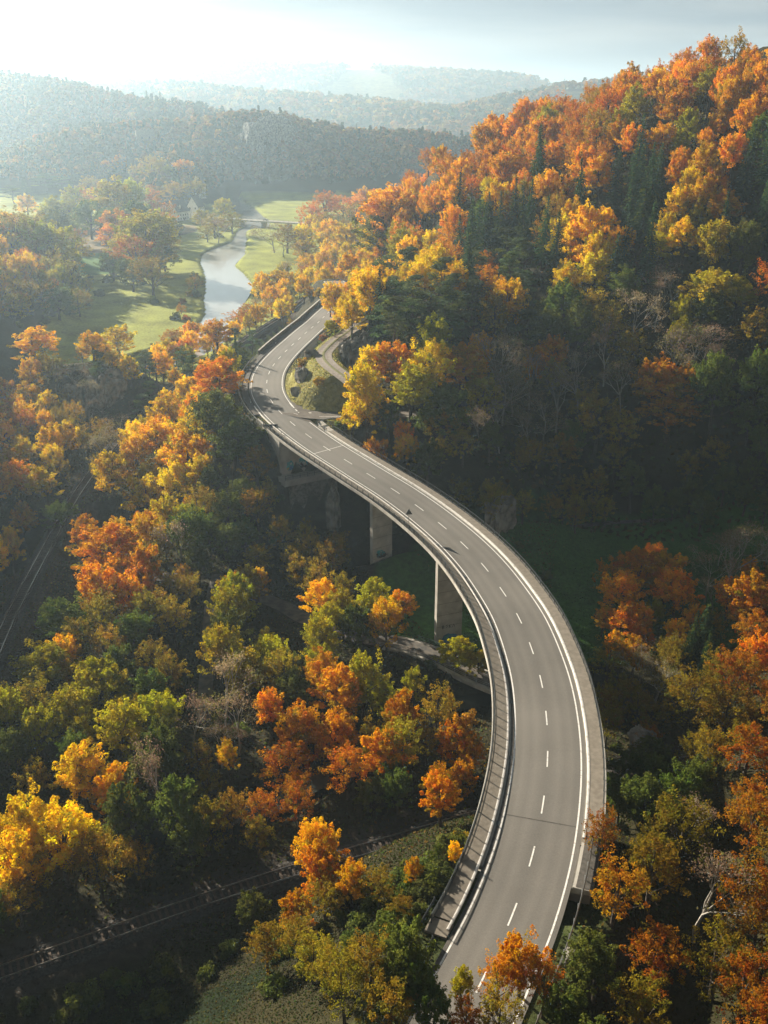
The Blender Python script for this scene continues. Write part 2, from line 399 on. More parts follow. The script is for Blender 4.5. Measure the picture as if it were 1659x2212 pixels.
NEAR = [(-10, -60, 60, 90), (40, -50, 70, 95), (85, 20, 66, 90), (110, 70, 52, 90), (122, 110, 36, 82), (130, 150, 16, 70)]
SHADE_RIDGE = [(-240, 120, 60, 115), (-240, 240, 98, 120), (-240, 330, 104, 120), (-248, 400, 78, 115), (-256, 455, 64, 105), (-262, 520, 52, 100), (-262, 575, 30, 90)]  # ridge added at the left, crest out of view, shaped to shade the valley
LEFTW = [(-215, 520, 12, 60), (-205, 470, 24, 62), (-190, 430, 26, 58), (-190, 400, 20, 50)]
KNOB = [(-115, 312, 10, 24), (-92, 306, 13, 24), (-72, 303, 8, 22)]
MID = [(-330, 1200, 52, 190), (-201, 1250, 62, 200), (-160, 1215, 70, 190), (-110, 1210, 64, 190), (-69, 1215, 52, 190), (39, 1260, 43, 210), (110, 1320, 32, 230), (260, 1380, 45, 300)]
SPUR = [(-201, 1250, 40, 130), (-215, 1120, 34, 80), (-205, 1010, 26, 60), (-190, 940, 14, 50)]
FARL = [(-800, 1950, 118, 420), (-577, 1640, 108, 380), (-455, 1560, 94, 350), (-315, 1500, 78, 300), (-240, 1420, 60, 260)]
def flat_to(Z, D, zr, inner, outer, fill=0.6):
    Z = np.maximum(Z, zr - np.maximum(D - inner, 0) * fill)
    t = sstep(inner, outer, D); return zr * (1 - t) + Z * t
def in_poly(px, py, poly):
    res = np.zeros(np.shape(px), bool); j = len(poly) - 1
    for i in range(len(poly)):
        xi, yi = poly[i]; xj, yj = poly[j]
        c_ = ((yi > py) != (yj > py)) & (px < (xj - xi) * (py - yi) / ((yj - yi) + 1e-12) + xi)
        res ^= c_; j = i
    return res
RIVPOLY = [tuple(p[:2]) for p in catmull([(*p, 0.) for p in riv_l], 5)] + [tuple(p[:2]) for p in catmull([(*p, 0.) for p in riv_r], 5)][::-1]
def height(X, Y):
    X = np.asarray(X, float); Y = np.asarray(Y, float)
    xb = np.interp(Y, [190, 215, 240, 262, 330, 400, 480, 580, 700, 900], [-2, -14, -22, -23, -17, -10, -18, -10, 12, 60])
    Z = ridge(X, Y, HILL_R, 0.75) * sstep(0, 42, X - xb)
    Z = np.maximum(Z, ridge(X, Y, KNOLL, 0.45) * sstep(-2, 20, X - xb))
    for r_ in (NEAR, SHADE_RIDGE, LEFTW, KNOB): Z = np.maximum(Z, ridge(X, Y, r_, 0.45))
    for r_ in (MID, SPUR, FARL): Z = np.maximum(Z, ridge(X, Y, r_, 0.4))
    # distant plateaus
    far = np.hypot(X, Y)
    k = sstep(1500, 2600, Y)
    n1 = vnoise(X, Y, 1 / 900., 3) + 0.5 * vnoise(X, Y, 1 / 400., 5)
    Z = np.maximum(Z, ridge(X, Y, [(-900, 2700, 118, 600), (-420, 2650, 112, 600), (-100, 2600, 92, 560), (165, 2350, 60, 480), (250, 2300, 60, 450)], 0.3) + k * 8 * n1)
    Z = np.maximum(Z, ridge(X, Y, [(160, 2500, 60, 420), (330, 2520, 95, 420), (480, 2560, 122, 430), (800, 2600, 150, 450)], 0.3) + k * 6 * n1)
    Z = np.maximum(Z, ridge(X, Y, [(-2600, 4300, 250, 1200), (-1416, 4150, 226, 1200), (-767, 4250, 218, 1200), (37, 4300, 206, 1200), (400, 4250, 192, 1150), (600, 4200, 172, 1100), (760, 4200, 140, 1000), (1500, 4300, 120, 1000)], 0.2) + k * 10 * n1)
    Z = Z + sstep(900, 1500, Y) * sstep(-380, -480, X) * 6
    rough = vnoise(X, Y, 1 / 14., 1) * 1.2 + vnoise(X, Y, 1 / 37., 2) * 3.0
    Z = Z + rough * np.clip(Z / 25, 0, 1) + 0.15 * vnoise(X, Y, 1 / 18., 9)
    Z = Z - 4.0 * sstep(122, 140, Y) * sstep(225, 205, Y) * sstep(-45, -25, X) * sstep(170, 120, X)
    near_ = (Y < 760) & (far < 900)
    if near_.any():
        x, y, z = X[near_], Y[near_], Z[near_]
        for C_, s0, s1, inn, out, fill, dz in ((ROAD, 0, sN - 1.5, 7.2, 12, 0.62, -0.16), (ROAD, sF + 8, 1e9, 6.9, 11.0, 1.1, -0.16), (TRACK, 0, 1e9, 2.4, 5.5, 0.9, -0.1), (SIDE, 4, 1e9, 3.8, 7, 0.6, -0.12)):
            D, zr, S = C_.dist(x, y, s0, s1); z = flat_to(z, D, zr + dz, inn, out, fill)
        D, zr, S = ROAD.dist(x, y, sF + 1.5, 1e9); k3 = D < 7; z[k3] = zr[k3] - 0.16
        # under the viaduct the ground stays low
        D, zr, S = ROAD.dist(x, y, sN + 1, sF - 1); k3 = D < 9
        z[k3] = np.minimum(z[k3], zr[k3] - 2.6)
        ca_ = ROAD.at(sF - 3); ta_ = ROAD.tan(sF - 3)
        al = (x - ca_[0]) * ta_[0] + (y - ca_[1]) * ta_[1]; ol = (x - ca_[0]) * ta_[1] - (y - ca_[1]) * ta_[0]
        cap = np.where(al < -3.0, ca_[2] - 17.0, ca_[2] - 10.0); wv = sstep(15, 7.0, ol) * sstep(-60, -40, ol) * sstep(-50, -30, al) * (al < 0.4)
        z = np.where(wv > 0, np.minimum(z, cap) * wv + z * (1 - wv), z)
        sl_ = (al >= 0.4) & (ol < -6.8) & (al < 30); z = np.where(sl_, np.minimum(z, ca_[2] - 0.3 - (-6.8 - ol) * 0.95 - (al < 6) * 1.0), z)
        for C_, w_ in ((RAILB, 2.6), (RAILL, 2.6), (PATH, 2.2), (PATH2, 1.4), (PATH3, 1.6)):
            D, zr, S = C_.dist(x, y); t = sstep(w_, w_ + 5, D); z = (zr - 0.25) * (1 - t) + z * t
        D, zr, S = STREAM.dist(x, y); t = sstep(2.4, 6.0, D); z = np.where(z < 4, (zr - 1.2) * (1 - t) + z * t, z)
        Z[near_] = z
    kk = (Y > 240) & (Y < 1150) & (X < 0)
    if kk.any():
        x, y, z = X[kk], Y[kk], Z[kk]
        inr = in_poly(x, y, [tuple(p) for p in RIVPOLY]); z = np.where(inr & (z < 8), np.minimum(z, -2.2), z); Z[kk] = z
    return Z
_cy = [((a_ + b_) / 2)[1] for a_, b_ in zip(riv_l, riv_r)]
RIVC_y = sorted(zip(RIVW, _cy), key=lambda p: p[1])
def hz(x, y): return float(height(np.array([x]), np.array([y]))[0])

def axis(parts):
    out = []
    for a_, b_, s_ in parts: out += list(np.arange(a_, b_, s_))
    return np.array(out)
def grow(v0, v1, s0, k):
    out = [v0]; s = s0
    while out[-1] < v1: out.append(out[-1] + s); s *= k
    return out
xs = np.array(sorted(set([-v for v in grow(170, 7000, 3, 1.09)[1:]] + list(np.arange(-170, 171, 1.8)) + grow(170.6, 7000, 3, 1.09)[1:])))
ys = np.array(sorted(set([-v for v in grow(-20, 400, 5, 1.3)[1:]] + list(np.arange(20, 470, 1.8)) + grow(471, 9000, 2.2, 1.013))))
GX, GY = np.meshgrid(xs, ys)
GZ = height(GX.ravel(), GY.ravel()).reshape(GX.shape)

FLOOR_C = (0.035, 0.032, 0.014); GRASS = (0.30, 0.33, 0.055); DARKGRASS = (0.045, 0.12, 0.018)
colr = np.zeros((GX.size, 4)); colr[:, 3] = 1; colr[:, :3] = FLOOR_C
gx, gy, gz = GX.ravel(), GY.ravel(), GZ.ravel()
def paint(mask, c): colr[mask, :3] = c
flat = (gz < 4) & (gz > -0.9)
paint((gy > 330) & (gy < 1100) & flat & (gx < 20), GRASS)
paint((gy >= 1100) & (gy < 1700) & (gz < 9), (0.24, 0.27, 0.08))
paint(in_poly(gx, gy, [(-260, 660), (-175, 640), (-140, 760), (-150, 800), (-260, 800)]) & (gz < 6), (0.20, 0.15, 0.07))
paint(in_poly(gx, gy, [(-250, 540), (-150, 560), (-170, 640), (-250, 660)]) & (gz < 6), (0.07, 0.17, 0.03))
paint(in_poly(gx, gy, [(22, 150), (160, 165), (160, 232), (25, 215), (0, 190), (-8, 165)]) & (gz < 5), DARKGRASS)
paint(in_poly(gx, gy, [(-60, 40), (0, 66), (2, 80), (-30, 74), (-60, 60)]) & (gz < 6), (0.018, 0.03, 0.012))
paint(in_poly(gx, gy, [(-28, 226), (-8, 218), (-4, 232), (-12, 262), (-18, 290), (-27, 262)]) & (gz > 12), (0.27, 0.25, 0.08))
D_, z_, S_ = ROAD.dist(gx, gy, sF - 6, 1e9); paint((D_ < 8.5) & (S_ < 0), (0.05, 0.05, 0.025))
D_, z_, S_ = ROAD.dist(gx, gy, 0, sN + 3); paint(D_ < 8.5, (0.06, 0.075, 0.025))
D_, z_, S_ = RAILL.dist(gx, gy); paint((D_ < 5) & (gy < 760), (0.07, 0.055, 0.04))
D_, z_, S_ = RAILB.dist(gx, gy); paint(D_ < 4.5, (0.05, 0.042, 0.035))
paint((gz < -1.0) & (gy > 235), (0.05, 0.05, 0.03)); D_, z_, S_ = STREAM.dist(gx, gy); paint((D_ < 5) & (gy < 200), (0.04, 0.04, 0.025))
paint((gy > 2000), (0.10, 0.075, 0.03)); paint((gy > 2000) & (vnoise(gx, gy, 1 / 260., 17) > 0.35), (0.22, 0.20, 0.07))
ny, nx = GX.shape
idx = np.arange(nx * ny).reshape(ny, nx)
quads = np.stack([idx[:-1, :-1], idx[:-1, 1:], idx[1:, 1:], idx[1:, :-1]], -1).reshape(-1, 4)
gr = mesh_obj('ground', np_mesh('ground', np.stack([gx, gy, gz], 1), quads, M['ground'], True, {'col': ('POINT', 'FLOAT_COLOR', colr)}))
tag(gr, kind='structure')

from mathutils.bvhtree import BVHTree   # ray hits on the ground, for setting things down where they stand
_bv = BVHTree.FromPolygons([tuple(v) for v in np.stack([gx, gy, gz], 1)], [tuple(q) for q in quads])
def ground_at(u, v):
    d = Vector(ray(u, v)); h = _bv.ray_cast(Vector((0, 0, CZ)), d.normalized())
    return h[0]
def gz_at(x, y):
    h = _bv.ray_cast(Vector((x, y, 400)), Vector((0, 0, -1)))
    return h[0].z if h[0] else 0.0

# river, stream
def ribbon_sheet(name, L, Rr, z, mat):
    L = catmull([(*p, z) for p in L], 5); Rr = catmull([(*p, z) for p in Rr], 5)
    V = np.concatenate([L, Rr]); n_ = len(L)
    Fs = np.array([(i, n_ + i, n_ + i + 1, i + 1) for i in range(n_ - 1)])
    return mesh_obj(name, np_mesh(name, V, Fs, mat))
tag(ribbon_sheet('river', riv_l, riv_r, -1.0, M['water']), kind='structure')
tag(sweep(STREAM, [(-1.9, 0), (1.9, 0)], 0, STREAM.len, 'stream', simple('stream_water', (0.03, 0.035, 0.03), rough=0.15, spec=0.6), closed=False), kind='structure')

# ------------------------------------------------------------------ road surface and markings
wearp = [-HW - 0.45, -3.4, -3.0, -2.1, -1.4, -0.5, 0, 0.5, 1.4, 2.1, 3.0, 3.4, HW + 0.5]
wearv = [0, 0.2, 0.8, 0.3, 0.9, 0.2, 0, 0.2, 0.9, 0.3, 0.8, 0.2, 0]
road = sweep(ROAD, [(o, 0) for o in wearp], 0, ROAD.len, 'road', M['asphalt'], closed=False, wear=wearv)
tag(road, kind='structure')
def flat_strip(curve, o0, o1, dz, s0, s1, name, mat, parent): return sweep(curve, [(o0, dz), (o1, dz)], s0, s1, name, mat, parent, closed=False)
flat_strip(ROAD, -HW - 0.02, -HW + 0.17, 0.012, 0, ROAD.len, 'edge_line', M['paint'], road)
sJ0, sJ1 = ROAD.near(-21.5, 222), ROAD.near(-27.5, 236)
flat_strip(ROAD, HW - 0.17, HW + 0.02, 0.012, 0, sJ0, 'edge_line', M['paint'], road)
flat_strip(ROAD, HW - 0.17, HW + 0.02, 0.012, sJ1, ROAD.len, 'edge_line', M['paint'], road)
q = sJ0 + 0.9
while q < sJ1 - 3.2:
    flat_strip(ROAD, HW - 0.22, HW + 0.05, 0.012, q, q + 1.5, 'junction_dash', M['paint'], road); q += 2.6
flat_strip(ROAD, HW - 0.3, HW + 0.12, 0.012, sJ1 - 3.2, sJ1, 'junction_dash', M['paint'], road)
S0 = ROAD.near(12.8, 73.5)
k = -5
while True:
    q = S0 + k * 8.95; k += 1
    if q < 2: continue
    if q > ROAD.len - 3: break
    flat_strip(ROAD, -0.085, 0.085, 0.012, q - 1.65, q + 1.65, 'centre_dash', M['paint'], road)
# tarred joints across the carriageway where the deck begins and ends
for (x_, y_), mt in (((-11.9, 205.3), 'paint'), ((17.6, 87.4), 'gutter')):
    q = ROAD.near(x_, y_); p0 = ROAD.off(q, -HW, 0.008); p1 = ROAD.off(q + (0 if mt == 'gutter' else 1.2), HW, 0.008)
    d = (p1 - p0)[:2]; d = d / np.linalg.norm(d) * 0.09; nrm = np.array([-d[1], d[0], 0])
    mesh_obj('expansion_joint', np_mesh('expansion_joint', [p0 - nrm, p1 - nrm, p1 + nrm, p0 + nrm], [(0, 1, 2, 3)], M[mt]), road)
flat_strip(ROAD, -HW - 0.42, -HW - 0.05, 0.006, sNL - 12, sF, 'gutter', M['gutter'], road)
side = sweep(SIDE, [(-3.1, 0.02), (3.1, 0.02)], 0, SIDE.len, 'side_road', simple('side_asphalt', (0.10, 0.086, 0.072), (0.15, 0.13, 0.11), 0.8, 0.9), closed=False)
tag(side, kind='structure')
jv = [ROAD.off(q_, HW + 0.45, 0.012) for q_ in np.linspace(sJ0 - 1.5, sJ1 + 1.5, 9)]
jw = [SIDE.off(q_, -3.1, 0.035) for q_ in (7, 9.5, 12)][::1]; jx = [SIDE.off(q_, 3.1, 0.035) for q_ in (12, 9.5, 7)]
jc = (SIDE.at(6.5) + np.array([0, 0, 0.03]))
ring = jv + jw + jx; Vj = [jc] + ring
mesh_obj('junction_apron', (lambda me_: (me_.from_pydata([tuple(map(float, v_)) for v_ in Vj], [], [(0, 1 + i_, 1 + (i_ + 1) % len(ring)) for i_ in range(len(ring))]), me_.materials.append(side.data.materials[0]), me_)[2])(bpy.data.meshes.new('junction_apron')), side)
flat_strip(SIDE, 1.0, 1.15, 0.03, 5.5, SIDE.len, 'edge_line', M['paint'], side)
tag(sweep(TRACK, [(-2.2, 0.03), (-1.2, 0.02), (-0.4, 0.08), (0.4, 0.08), (1.2, 0.02), (2.2, 0.03)], 0, TRACK.len, 'gravel_track', M['gravel'], closed=False), kind='structure')
sweep(TRACK, [(-0.4, 0.10), (0, 0.16), (0.4, 0.10)], 0, TRACK.len, 'grass_strip', M['verge'], bpy.data.objects['gravel_track'], closed=False)
tag(sweep(PATH, [(-1.9, 0.03), (1.9, 0.03)], 0, PATH.len, 'valley_path', M['path'], closed=False), kind='structure')
tag(sweep(PATH2, [(-1.0, 0.02), (1.0, 0.02)], 0, PATH2.len, 'meadow_path', M['path'], closed=False), kind='structure')
tag(sweep(PATH3, [(-1.2, 0.03), (1.2, 0.03)], 0, PATH3.len, 'woodland_path', M['path'], closed=False), kind='structure')

# ------------------------------------------------------------------ the viaduct
via = empty('road_viaduct', tuple(ROAD.at((sN + sF) / 2)) , 0, 'long curved concrete road viaduct on slab piers, sweeping over the shaded valley', 'viaduct')
bpy.context.view_layer.update()
VO = Vector(via.location)
def vpart(o):
    """keep world position under the viaduct empty"""
    o.parent = via; o.matrix_parent_inverse.identity(); o.location = o.location - VO; return o
OL, OR, KL, KR = -7.0, 6.9, -4.95, 4.85
deck = vpart(sweep(ROAD, [(OL, 0.14), (OL, -0.42), (-4.6, -0.7), (-2.9, -1.55), (2.9, -1.55), (4.6, -0.7), (OR, -0.42), (OR, 0.14), (KR, 0.14), (KR - 0.02, -0.05), (KL + 0.02, -0.05), (KL, 0.14)], sN - 1.5, sF + 1.0, 'deck', M['concrete']))
vpart(sweep(ROAD, [(OL - 0.02, 0.22), (OL - 0.02, 0.15), (KL - 0.26, 0.15), (KL - 0.26, 0.22)], sNL, sFL, 'footway', M['walk']))
vpart(sweep(ROAD, [(KR + 0.30, 0.22), (KR + 0.30, 0.15), (OR + 0.02, 0.15), (OR + 0.02, 0.22)], sNR, sFR, 'footway', M['walk']))
for o0, o1, a_, b_ in ((KL - 0.255, KL + 0.01, sNL - 1.2, sFL + 16), (KR - 0.01, KR + 0.295, sNR - 1.0, sFR + 1)):
    vpart(sweep(ROAD, [(o0, 0.27), (o0, 0.0), (o1, -0.04), (o1, 0.25), ((o0 + o1) / 2, 0.28)], a_, b_, 'kerb', M['kerb']))
def railing(off_, s0, s1):
    tp = sweep(ROAD, [(off_ - 0.04, 1.22), (off_ - 0.04, 1.28), (off_ + 0.04, 1.28), (off_ + 0.04, 1.22)], s0, s1, 'railing', M['steel'])
    mb = MB()
    n_ = int((s1 - s0) / 0.22)
    for i in range(n_ + 1):
        p = ROAD.off(s0 + (s1 - s0) * i / n_, off_, 0.72); mb.box(p, (0.03, 0.03, 0.98))
    for dz in (0.32, ):
        pass
    bars = mb.build('bars', M['steel']); bars.parent = tp
    lo = sweep(ROAD, [(off_ - 0.02, 0.30), (off_ - 0.02, 0.34), (off_ + 0.02, 0.34), (off_ + 0.02, 0.30)], s0, s1, 'bottom_rail', M['steel']); lo.parent = tp
    n_ = int((s1 - s0) / 2.1); pm = None
    for i in range(n_ + 1):
        p = ROAD.off(s0 + (s1 - s0) * i / n_, off_, 0.0); t = ROAD.tan(s0 + (s1 - s0) * i / n_)
        if pm is None:
            po = MB().box((0, 0, 0.68), (0.09, 0.11, 1.12)).build('post', M['steel']); pm = po.data
        else: po = mesh_obj('post', pm)
        po.location = p; po.rotation_euler = (0, 0, math.atan2(t[1], t[0])); po.parent = tp
    return vpart(tp)
railing(OL + 0.14, sNL - 1, sFL + 2.5); railing(OR - 0.14, sNR - 1, sFR + 2)
vpart(sweep(ROAD, [(KR + 0.30, 0.165), (OR - 0.02, 0.165)], sN - 1.4, sNR, 'recess_dark_sheet', M['gutter'], closed=False))  # flat dark sheet standing in for the shade of a recess
# parapet caps
vpart(sweep(ROAD, [(OL - 0.16, 0.30), (OL - 0.16, -0.30), (OL - 0.03, -0.30), (OL - 0.03, 0.30)], sNL, sFL, 'fascia', M['concrete']))
vpart(sweep(ROAD, [(OR + 0.03, 0.30), (OR + 0.03, -0.30), (OR + 0.16, -0.30), (OR + 0.16, 0.30)], sNR, sFR, 'fascia', M['concrete']))

gm_ = None
for q in np.arange(sN + 6, sF, 13.0):
    p = ROAD.off(q, KL + 0.45, 0.02); t = ROAD.tan(q)
    if gm_ is None: g_ = MB().box((0, 0, 0), (0.7, 0.42, 0.03)).build('drain_grate', M['steel']); gm_ = g_.data
    else: g_ = mesh_obj('drain_grate', gm_)
    g_.location = p; g_.rotation_euler = (0, 0, math.atan2(t[1], t[0])); vpart(g_)
# graffiti as thin paint shapes 6 mm proud of the wall
M['g1'] = simple('teal_spray', (0.02, 0.25, 0.30), (0.05, 0.42, 0.50), 2.0, 0.7)
M['g2'] = simple('dark_spray', (0.015, 0.02, 0.03), (0.04, 0.05, 0.07), 2.0, 0.7)
M['g3'] = simple('blue_spray', (0.02, 0.10, 0.30), (0.06, 0.30, 0.60), 2.0, 0.7)
M['g4'] = simple('yellow_spray', (0.45, 0.38, 0.08), (0.55, 0.45, 0.12), 2.0, 0.7)
M['g5'] = simple('pale_spray', (0.35, 0.50, 0.52), (0.45, 0.6, 0.62), 2.0, 0.7)
def wall_pt(o, ux, x, z, d=0.0):
    n_ = np.array([ux[1], -ux[0]]); return (o[0] + ux[0] * x + n_[0] * d, o[1] + ux[1] * x + n_[1] * d, o[2] + z)
def stroke(mb, o, ux, pts, w, d):
    P = [np.array(p, float) for p in pts]; V = []; Fs = []
    for i, p in enumerate(P):
        t = P[min(i + 1, len(P) - 1)] - P[max(i - 1, 0)]; t = t / (np.linalg.norm(t) + 1e-9); nn = np.array([-t[1], t[0]]) * w / 2
        a_, b_ = p + nn, p - nn
        V += [wall_pt(o, ux, a_[0], a_[1], d), wall_pt(o, ux, b_[0], b_[1], d)]
    for i in range(len(P) - 1): Fs.append((2 * i, 2 * i + 1, 2 * i + 3, 2 * i + 2))
    mb.add(V, Fs)
def blob(mb, o, ux, cx, cz, rx, rz_, seed, d, n_=18):
    rs = random.Random(seed); V = [wall_pt(o, ux, cx, cz, d)]
    for i in range(n_):
        a_ = 2 * math.pi * i / n_; r_ = 0.75 + 0.35 * rs.random()
        V.append(wall_pt(o, ux, cx + rx * r_ * math.cos(a_), cz + rz_ * r_ * math.sin(a_), d))
    mb.add(V, [(0, 1 + i, 1 + (i + 1) % n_) for i in range(n_)])
def arc(cx, cz, r1, r2, a0, a1, n_=14): return [(cx + r1 * math.cos(a0 + (a1 - a0) * i / n_), cz + r2 * math.sin(a0 + (a1 - a0) * i / n_)) for i in range(n_ + 1)]

def pier(u, w_, gr_, sh):
    """slab pier under the deck where the left edge of its face stands in the photograph"""
    q = u; c = ROAD.at(q); t = ROAD.tan(q); crs = np.array([t[1], -t[0]]); c[:2] += crs * sh
    zb = gz_at(c[0], c[1]) - 1.5; zt = c[2] - 1.50
    h = zt - zb; ang = math.atan2(crs[1], crs[0])
    mb = MB().box((c[0], c[1], zb + h / 2), (w_, 1.0, h), ang, 1.0)
    mb.box((c[0], c[1], zt - 0.35), (w_ + 0.5, 1.14, 0.6), ang, 1.02)
    p = mb.build('pier', M['concrete'])
    o = np.array([c[0] - crs[0] * w_ / 2 - t[0] * 0.5, c[1] - crs[1] * w_ / 2 - t[1] * 0.5, zb + 1.5])
    for z_ in np.arange(1.5, h - 2.5, 2.4):
        seam = MB(); stroke(seam, o, crs, [(0.04, z_), (w_ - 0.04, z_)], 0.05, 0.006)
        sm = seam.build('formwork_seam', M['gutter']); sm.parent = p
    if gr_ == 1:
        a_ = MB(); b_ = MB(); c_ = MB()
        blob(b_, o, crs, 2.2, 2.2, 1.4, 0.9, 4, 0.010); stroke(a_, o, crs, arc(2.1, 2.6, 0.55, 0.6, -1, 4.4), 0.2, 0.02)
        stroke(a_, o, crs, arc(2.2, 2.0, 0.9, 0.8, 0.3, 3.4), 0.16, 0.02); blob(a_, o, crs, 1.5, 3.0, 0.5, 0.45, 8, 0.014); stroke(c_, o, crs, arc(2.1, 2.65, 0.25, 0.28, 0, 6.2), 0.08, 0.026)
        for k_ in range(4): stroke(b_, o, crs, [(2.7 + k_ * .35, 1.7), (2.8 + k_ * .35, 2.3), (2.95 + k_ * .35, 1.7)], 0.09, 0.02)
        for mb_, mt in ((b_, 'g2'), (a_, 'g1'), (c_, 'g5')): g_ = mb_.build('graffiti', M[mt]); g_.parent = p
    if gr_ == 2:
        a_ = MB(); b_ = MB(); c_ = MB()
        blob(a_, o, crs, 2.7, 1.2, 1.6, 1.1, 6, 0.010); blob(c_, o, crs, 2.1, 1.5, 0.6, 0.5, 3, 0.016); stroke(c_, o, crs, arc(2.9, 1.2, 0.7, 0.6, 0.5, 5.4), 0.14, 0.022)
        stroke(b_, o, crs, [(1.2, 3.4), (1.2, 4.1)], 0.12, 0.01); stroke(b_, o, crs, arc(1.2, 3.93, 0.3, 0.17, -1.5, 1.5, 6), 0.1, 0.012); stroke(b_, o, crs, arc(1.2, 3.58, 0.36, 0.18, -1.5, 1.5, 6), 0.1, 0.014)
        stroke(b_, o, crs, [(2.3, 4.1), (1.95, 4.0), (2.3, 3.75), (1.9, 3.45)], 0.11, 0.01)
        stroke(b_, o, crs, [(2.6, 3.4), (2.6, 4.1)], 0.11, 0.01); stroke(b_, o, crs, [(3.0, 4.1), (2.6, 3.75), (3.05, 3.4)], 0.1, 0.012)
        stroke(b_, o, crs, [(3.25, 3.4), (3.5, 4.1), (3.75, 3.4)], 0.11, 0.01)
        for mb_, mt in ((a_, 'g3'), (c_, 'g1'), (b_, 'g2')): g_ = mb_.build('graffiti', M[mt]); g_.parent = p
    return vpart(p)
P1 = ROAD.near(-0.4, 188.2); P2 = ROAD.near(14.7, 160.6); P3 = ROAD.near(22.2, 124)
pier(P1, 5.0, 1, -0.5); pier(P2, 5.2, 2, -2.9); pier(P3, 5.2, 0, -1)

# far abutment: face wall, wing walls, bench with a railing, old stonework under it
qa = sF - 3.0
c = ROAD.at(qa); t = ROAD.tan(qa); crs = np.array([t[1], -t[0]]); ang = math.atan2(crs[1], crs[0])
fw = MB().box((c[0] + t[0] * 0.6, c[1] + t[1] * 0.6, c[2] - 5.2), (13.4, 1.2, 7.3), ang)
ab = fw.build('abutment', M['concrete'])
o = np.array([c[0] - crs[0] * 6.7, c[1] - crs[1] * 6.7, c[2] - 8.6])
for mt, d_, items in (('g1', 0.012, [(2.2, 1.8, 1.0, 1.3), (7.4, 1.6, 1.3, 1.2), (5.5, 2.6, 1.0, 1.0)]), ('g2', 0.022, [(5.0, 1.3, 0.9, 0.8), (8.3, 1.1, 0.9, 0.6), (6.4, 0.9, 0.7, 0.5)]),
                      ('g3', 0.032, [(7.0, 1.5, 0.7, 0.6), (2.5, 1.2, 0.5, 0.6), (9.4, 1.4, 0.7, 0.7)]), ('g4', 0.042, [(1.6, 1.1, 0.3, 0.3), (4.2, 1.0, 0.5, 0.25), (8.8, 2.2, 0.35, 0.3)]), ('g5', 0.05, [(2.4, 2.2, 0.3, 0.3), (5.6, 1.9, 0.4, 0.3), (7.8, 0.8, 0.35, 0.2)])):
    mb = MB()
    for i_, (x_, z_, rx, rz_) in enumerate(items): blob(mb, o, crs, x_, z_, rx, rz_, i_ + 3, d_)
    if mt in ('g2', 'g5'):
        for i_ in range(7): stroke(mb, o, crs, arc(4.2 + i_ * 0.85, 1.5 + 0.3 * math.sin(i_), 0.35, 0.55, i_, i_ + 4), 0.12, d_ + 0.004)
    g_ = mb.build('graffiti', M[mt]); g_.parent = ab
bn = MB().box((c[0] - t[0] * 1.6, c[1] - t[1] * 1.6, c[2] - 9.6), (15.5, 4.4, 1.5), ang).build('bench_slab', M['concrete']); bn.parent = ab
rl = MB()
for i_ in range(9):
    w0 = -7.4 + i_ * 1.85; rl.box((c[0] - t[0] * 3.6 + crs[0] * w0, c[1] - t[1] * 3.6 + crs[1] * w0, c[2] - 8.3), (0.08, 0.08, 1.1), ang)
for z_ in (-7.78, -8.25): rl.box((c[0] - t[0] * 3.6, c[1] - t[1] * 3.6, c[2] + z_), (14.9, 0.06, 0.06), ang)
rr = rl.build('bench_railing', M['steel']); rr.parent = ab
sw = MB().box((c[0] - t[0] * 1.0, c[1] - t[1] * 1.0, c[2] - 14.2), (12.5, 4.6, 7.6), ang, 0.97).build('stonework', M['stone']); sw.parent = ab
vpart(ab)
for sgn in (-1, 1):
    o_ = OL if sgn < 0 else OR
    s_e = sF + 11
    V = []; 
    for q_, zl in ((qa + 0.1, 8.6), (s_e, 2.2)):
        for oo in (o_, o_ - sgn * 0.6):
            pt = ROAD.off(q_, oo, 0); V += [(pt[0], pt[1], pt[2] + 0.10), (pt[0], pt[1], pt[2] - zl)]
    wm = MB().add(V, [(0, 1, 5, 4), (2, 6, 7, 3), (0, 4, 6, 2), (1, 3, 7, 5), (0, 2, 3, 1), (4, 5, 7, 6)]).build('wing_wall', M['concrete']); vpart(wm)
# near abutment
qa = sN + 1.0; c = ROAD.at(qa); t = ROAD.tan(qa); crs = np.array([t[1], -t[0]]); ang = math.atan2(crs[1], crs[0])
vpart(MB().box((c[0] - t[0] * 0.9, c[1] - t[1] * 0.9, c[2] - 5.0), (13.2, 1.4, 6.9), ang).build('abutment', M['concrete']))
for sgn, qe, o_ in ((-1, sNL, OL), (1, sNR, OR)):
    p = ROAD.off(qe - 1.2, (o_ + (KL if sgn < 0 else KR)) / 2, -0.5); t = ROAD.tan(qe)
    vpart(MB().box(tuple(p), (2.3, 1.9, 1.3), math.atan2(-t[0], t[1])).build('end_block', M['walk']))

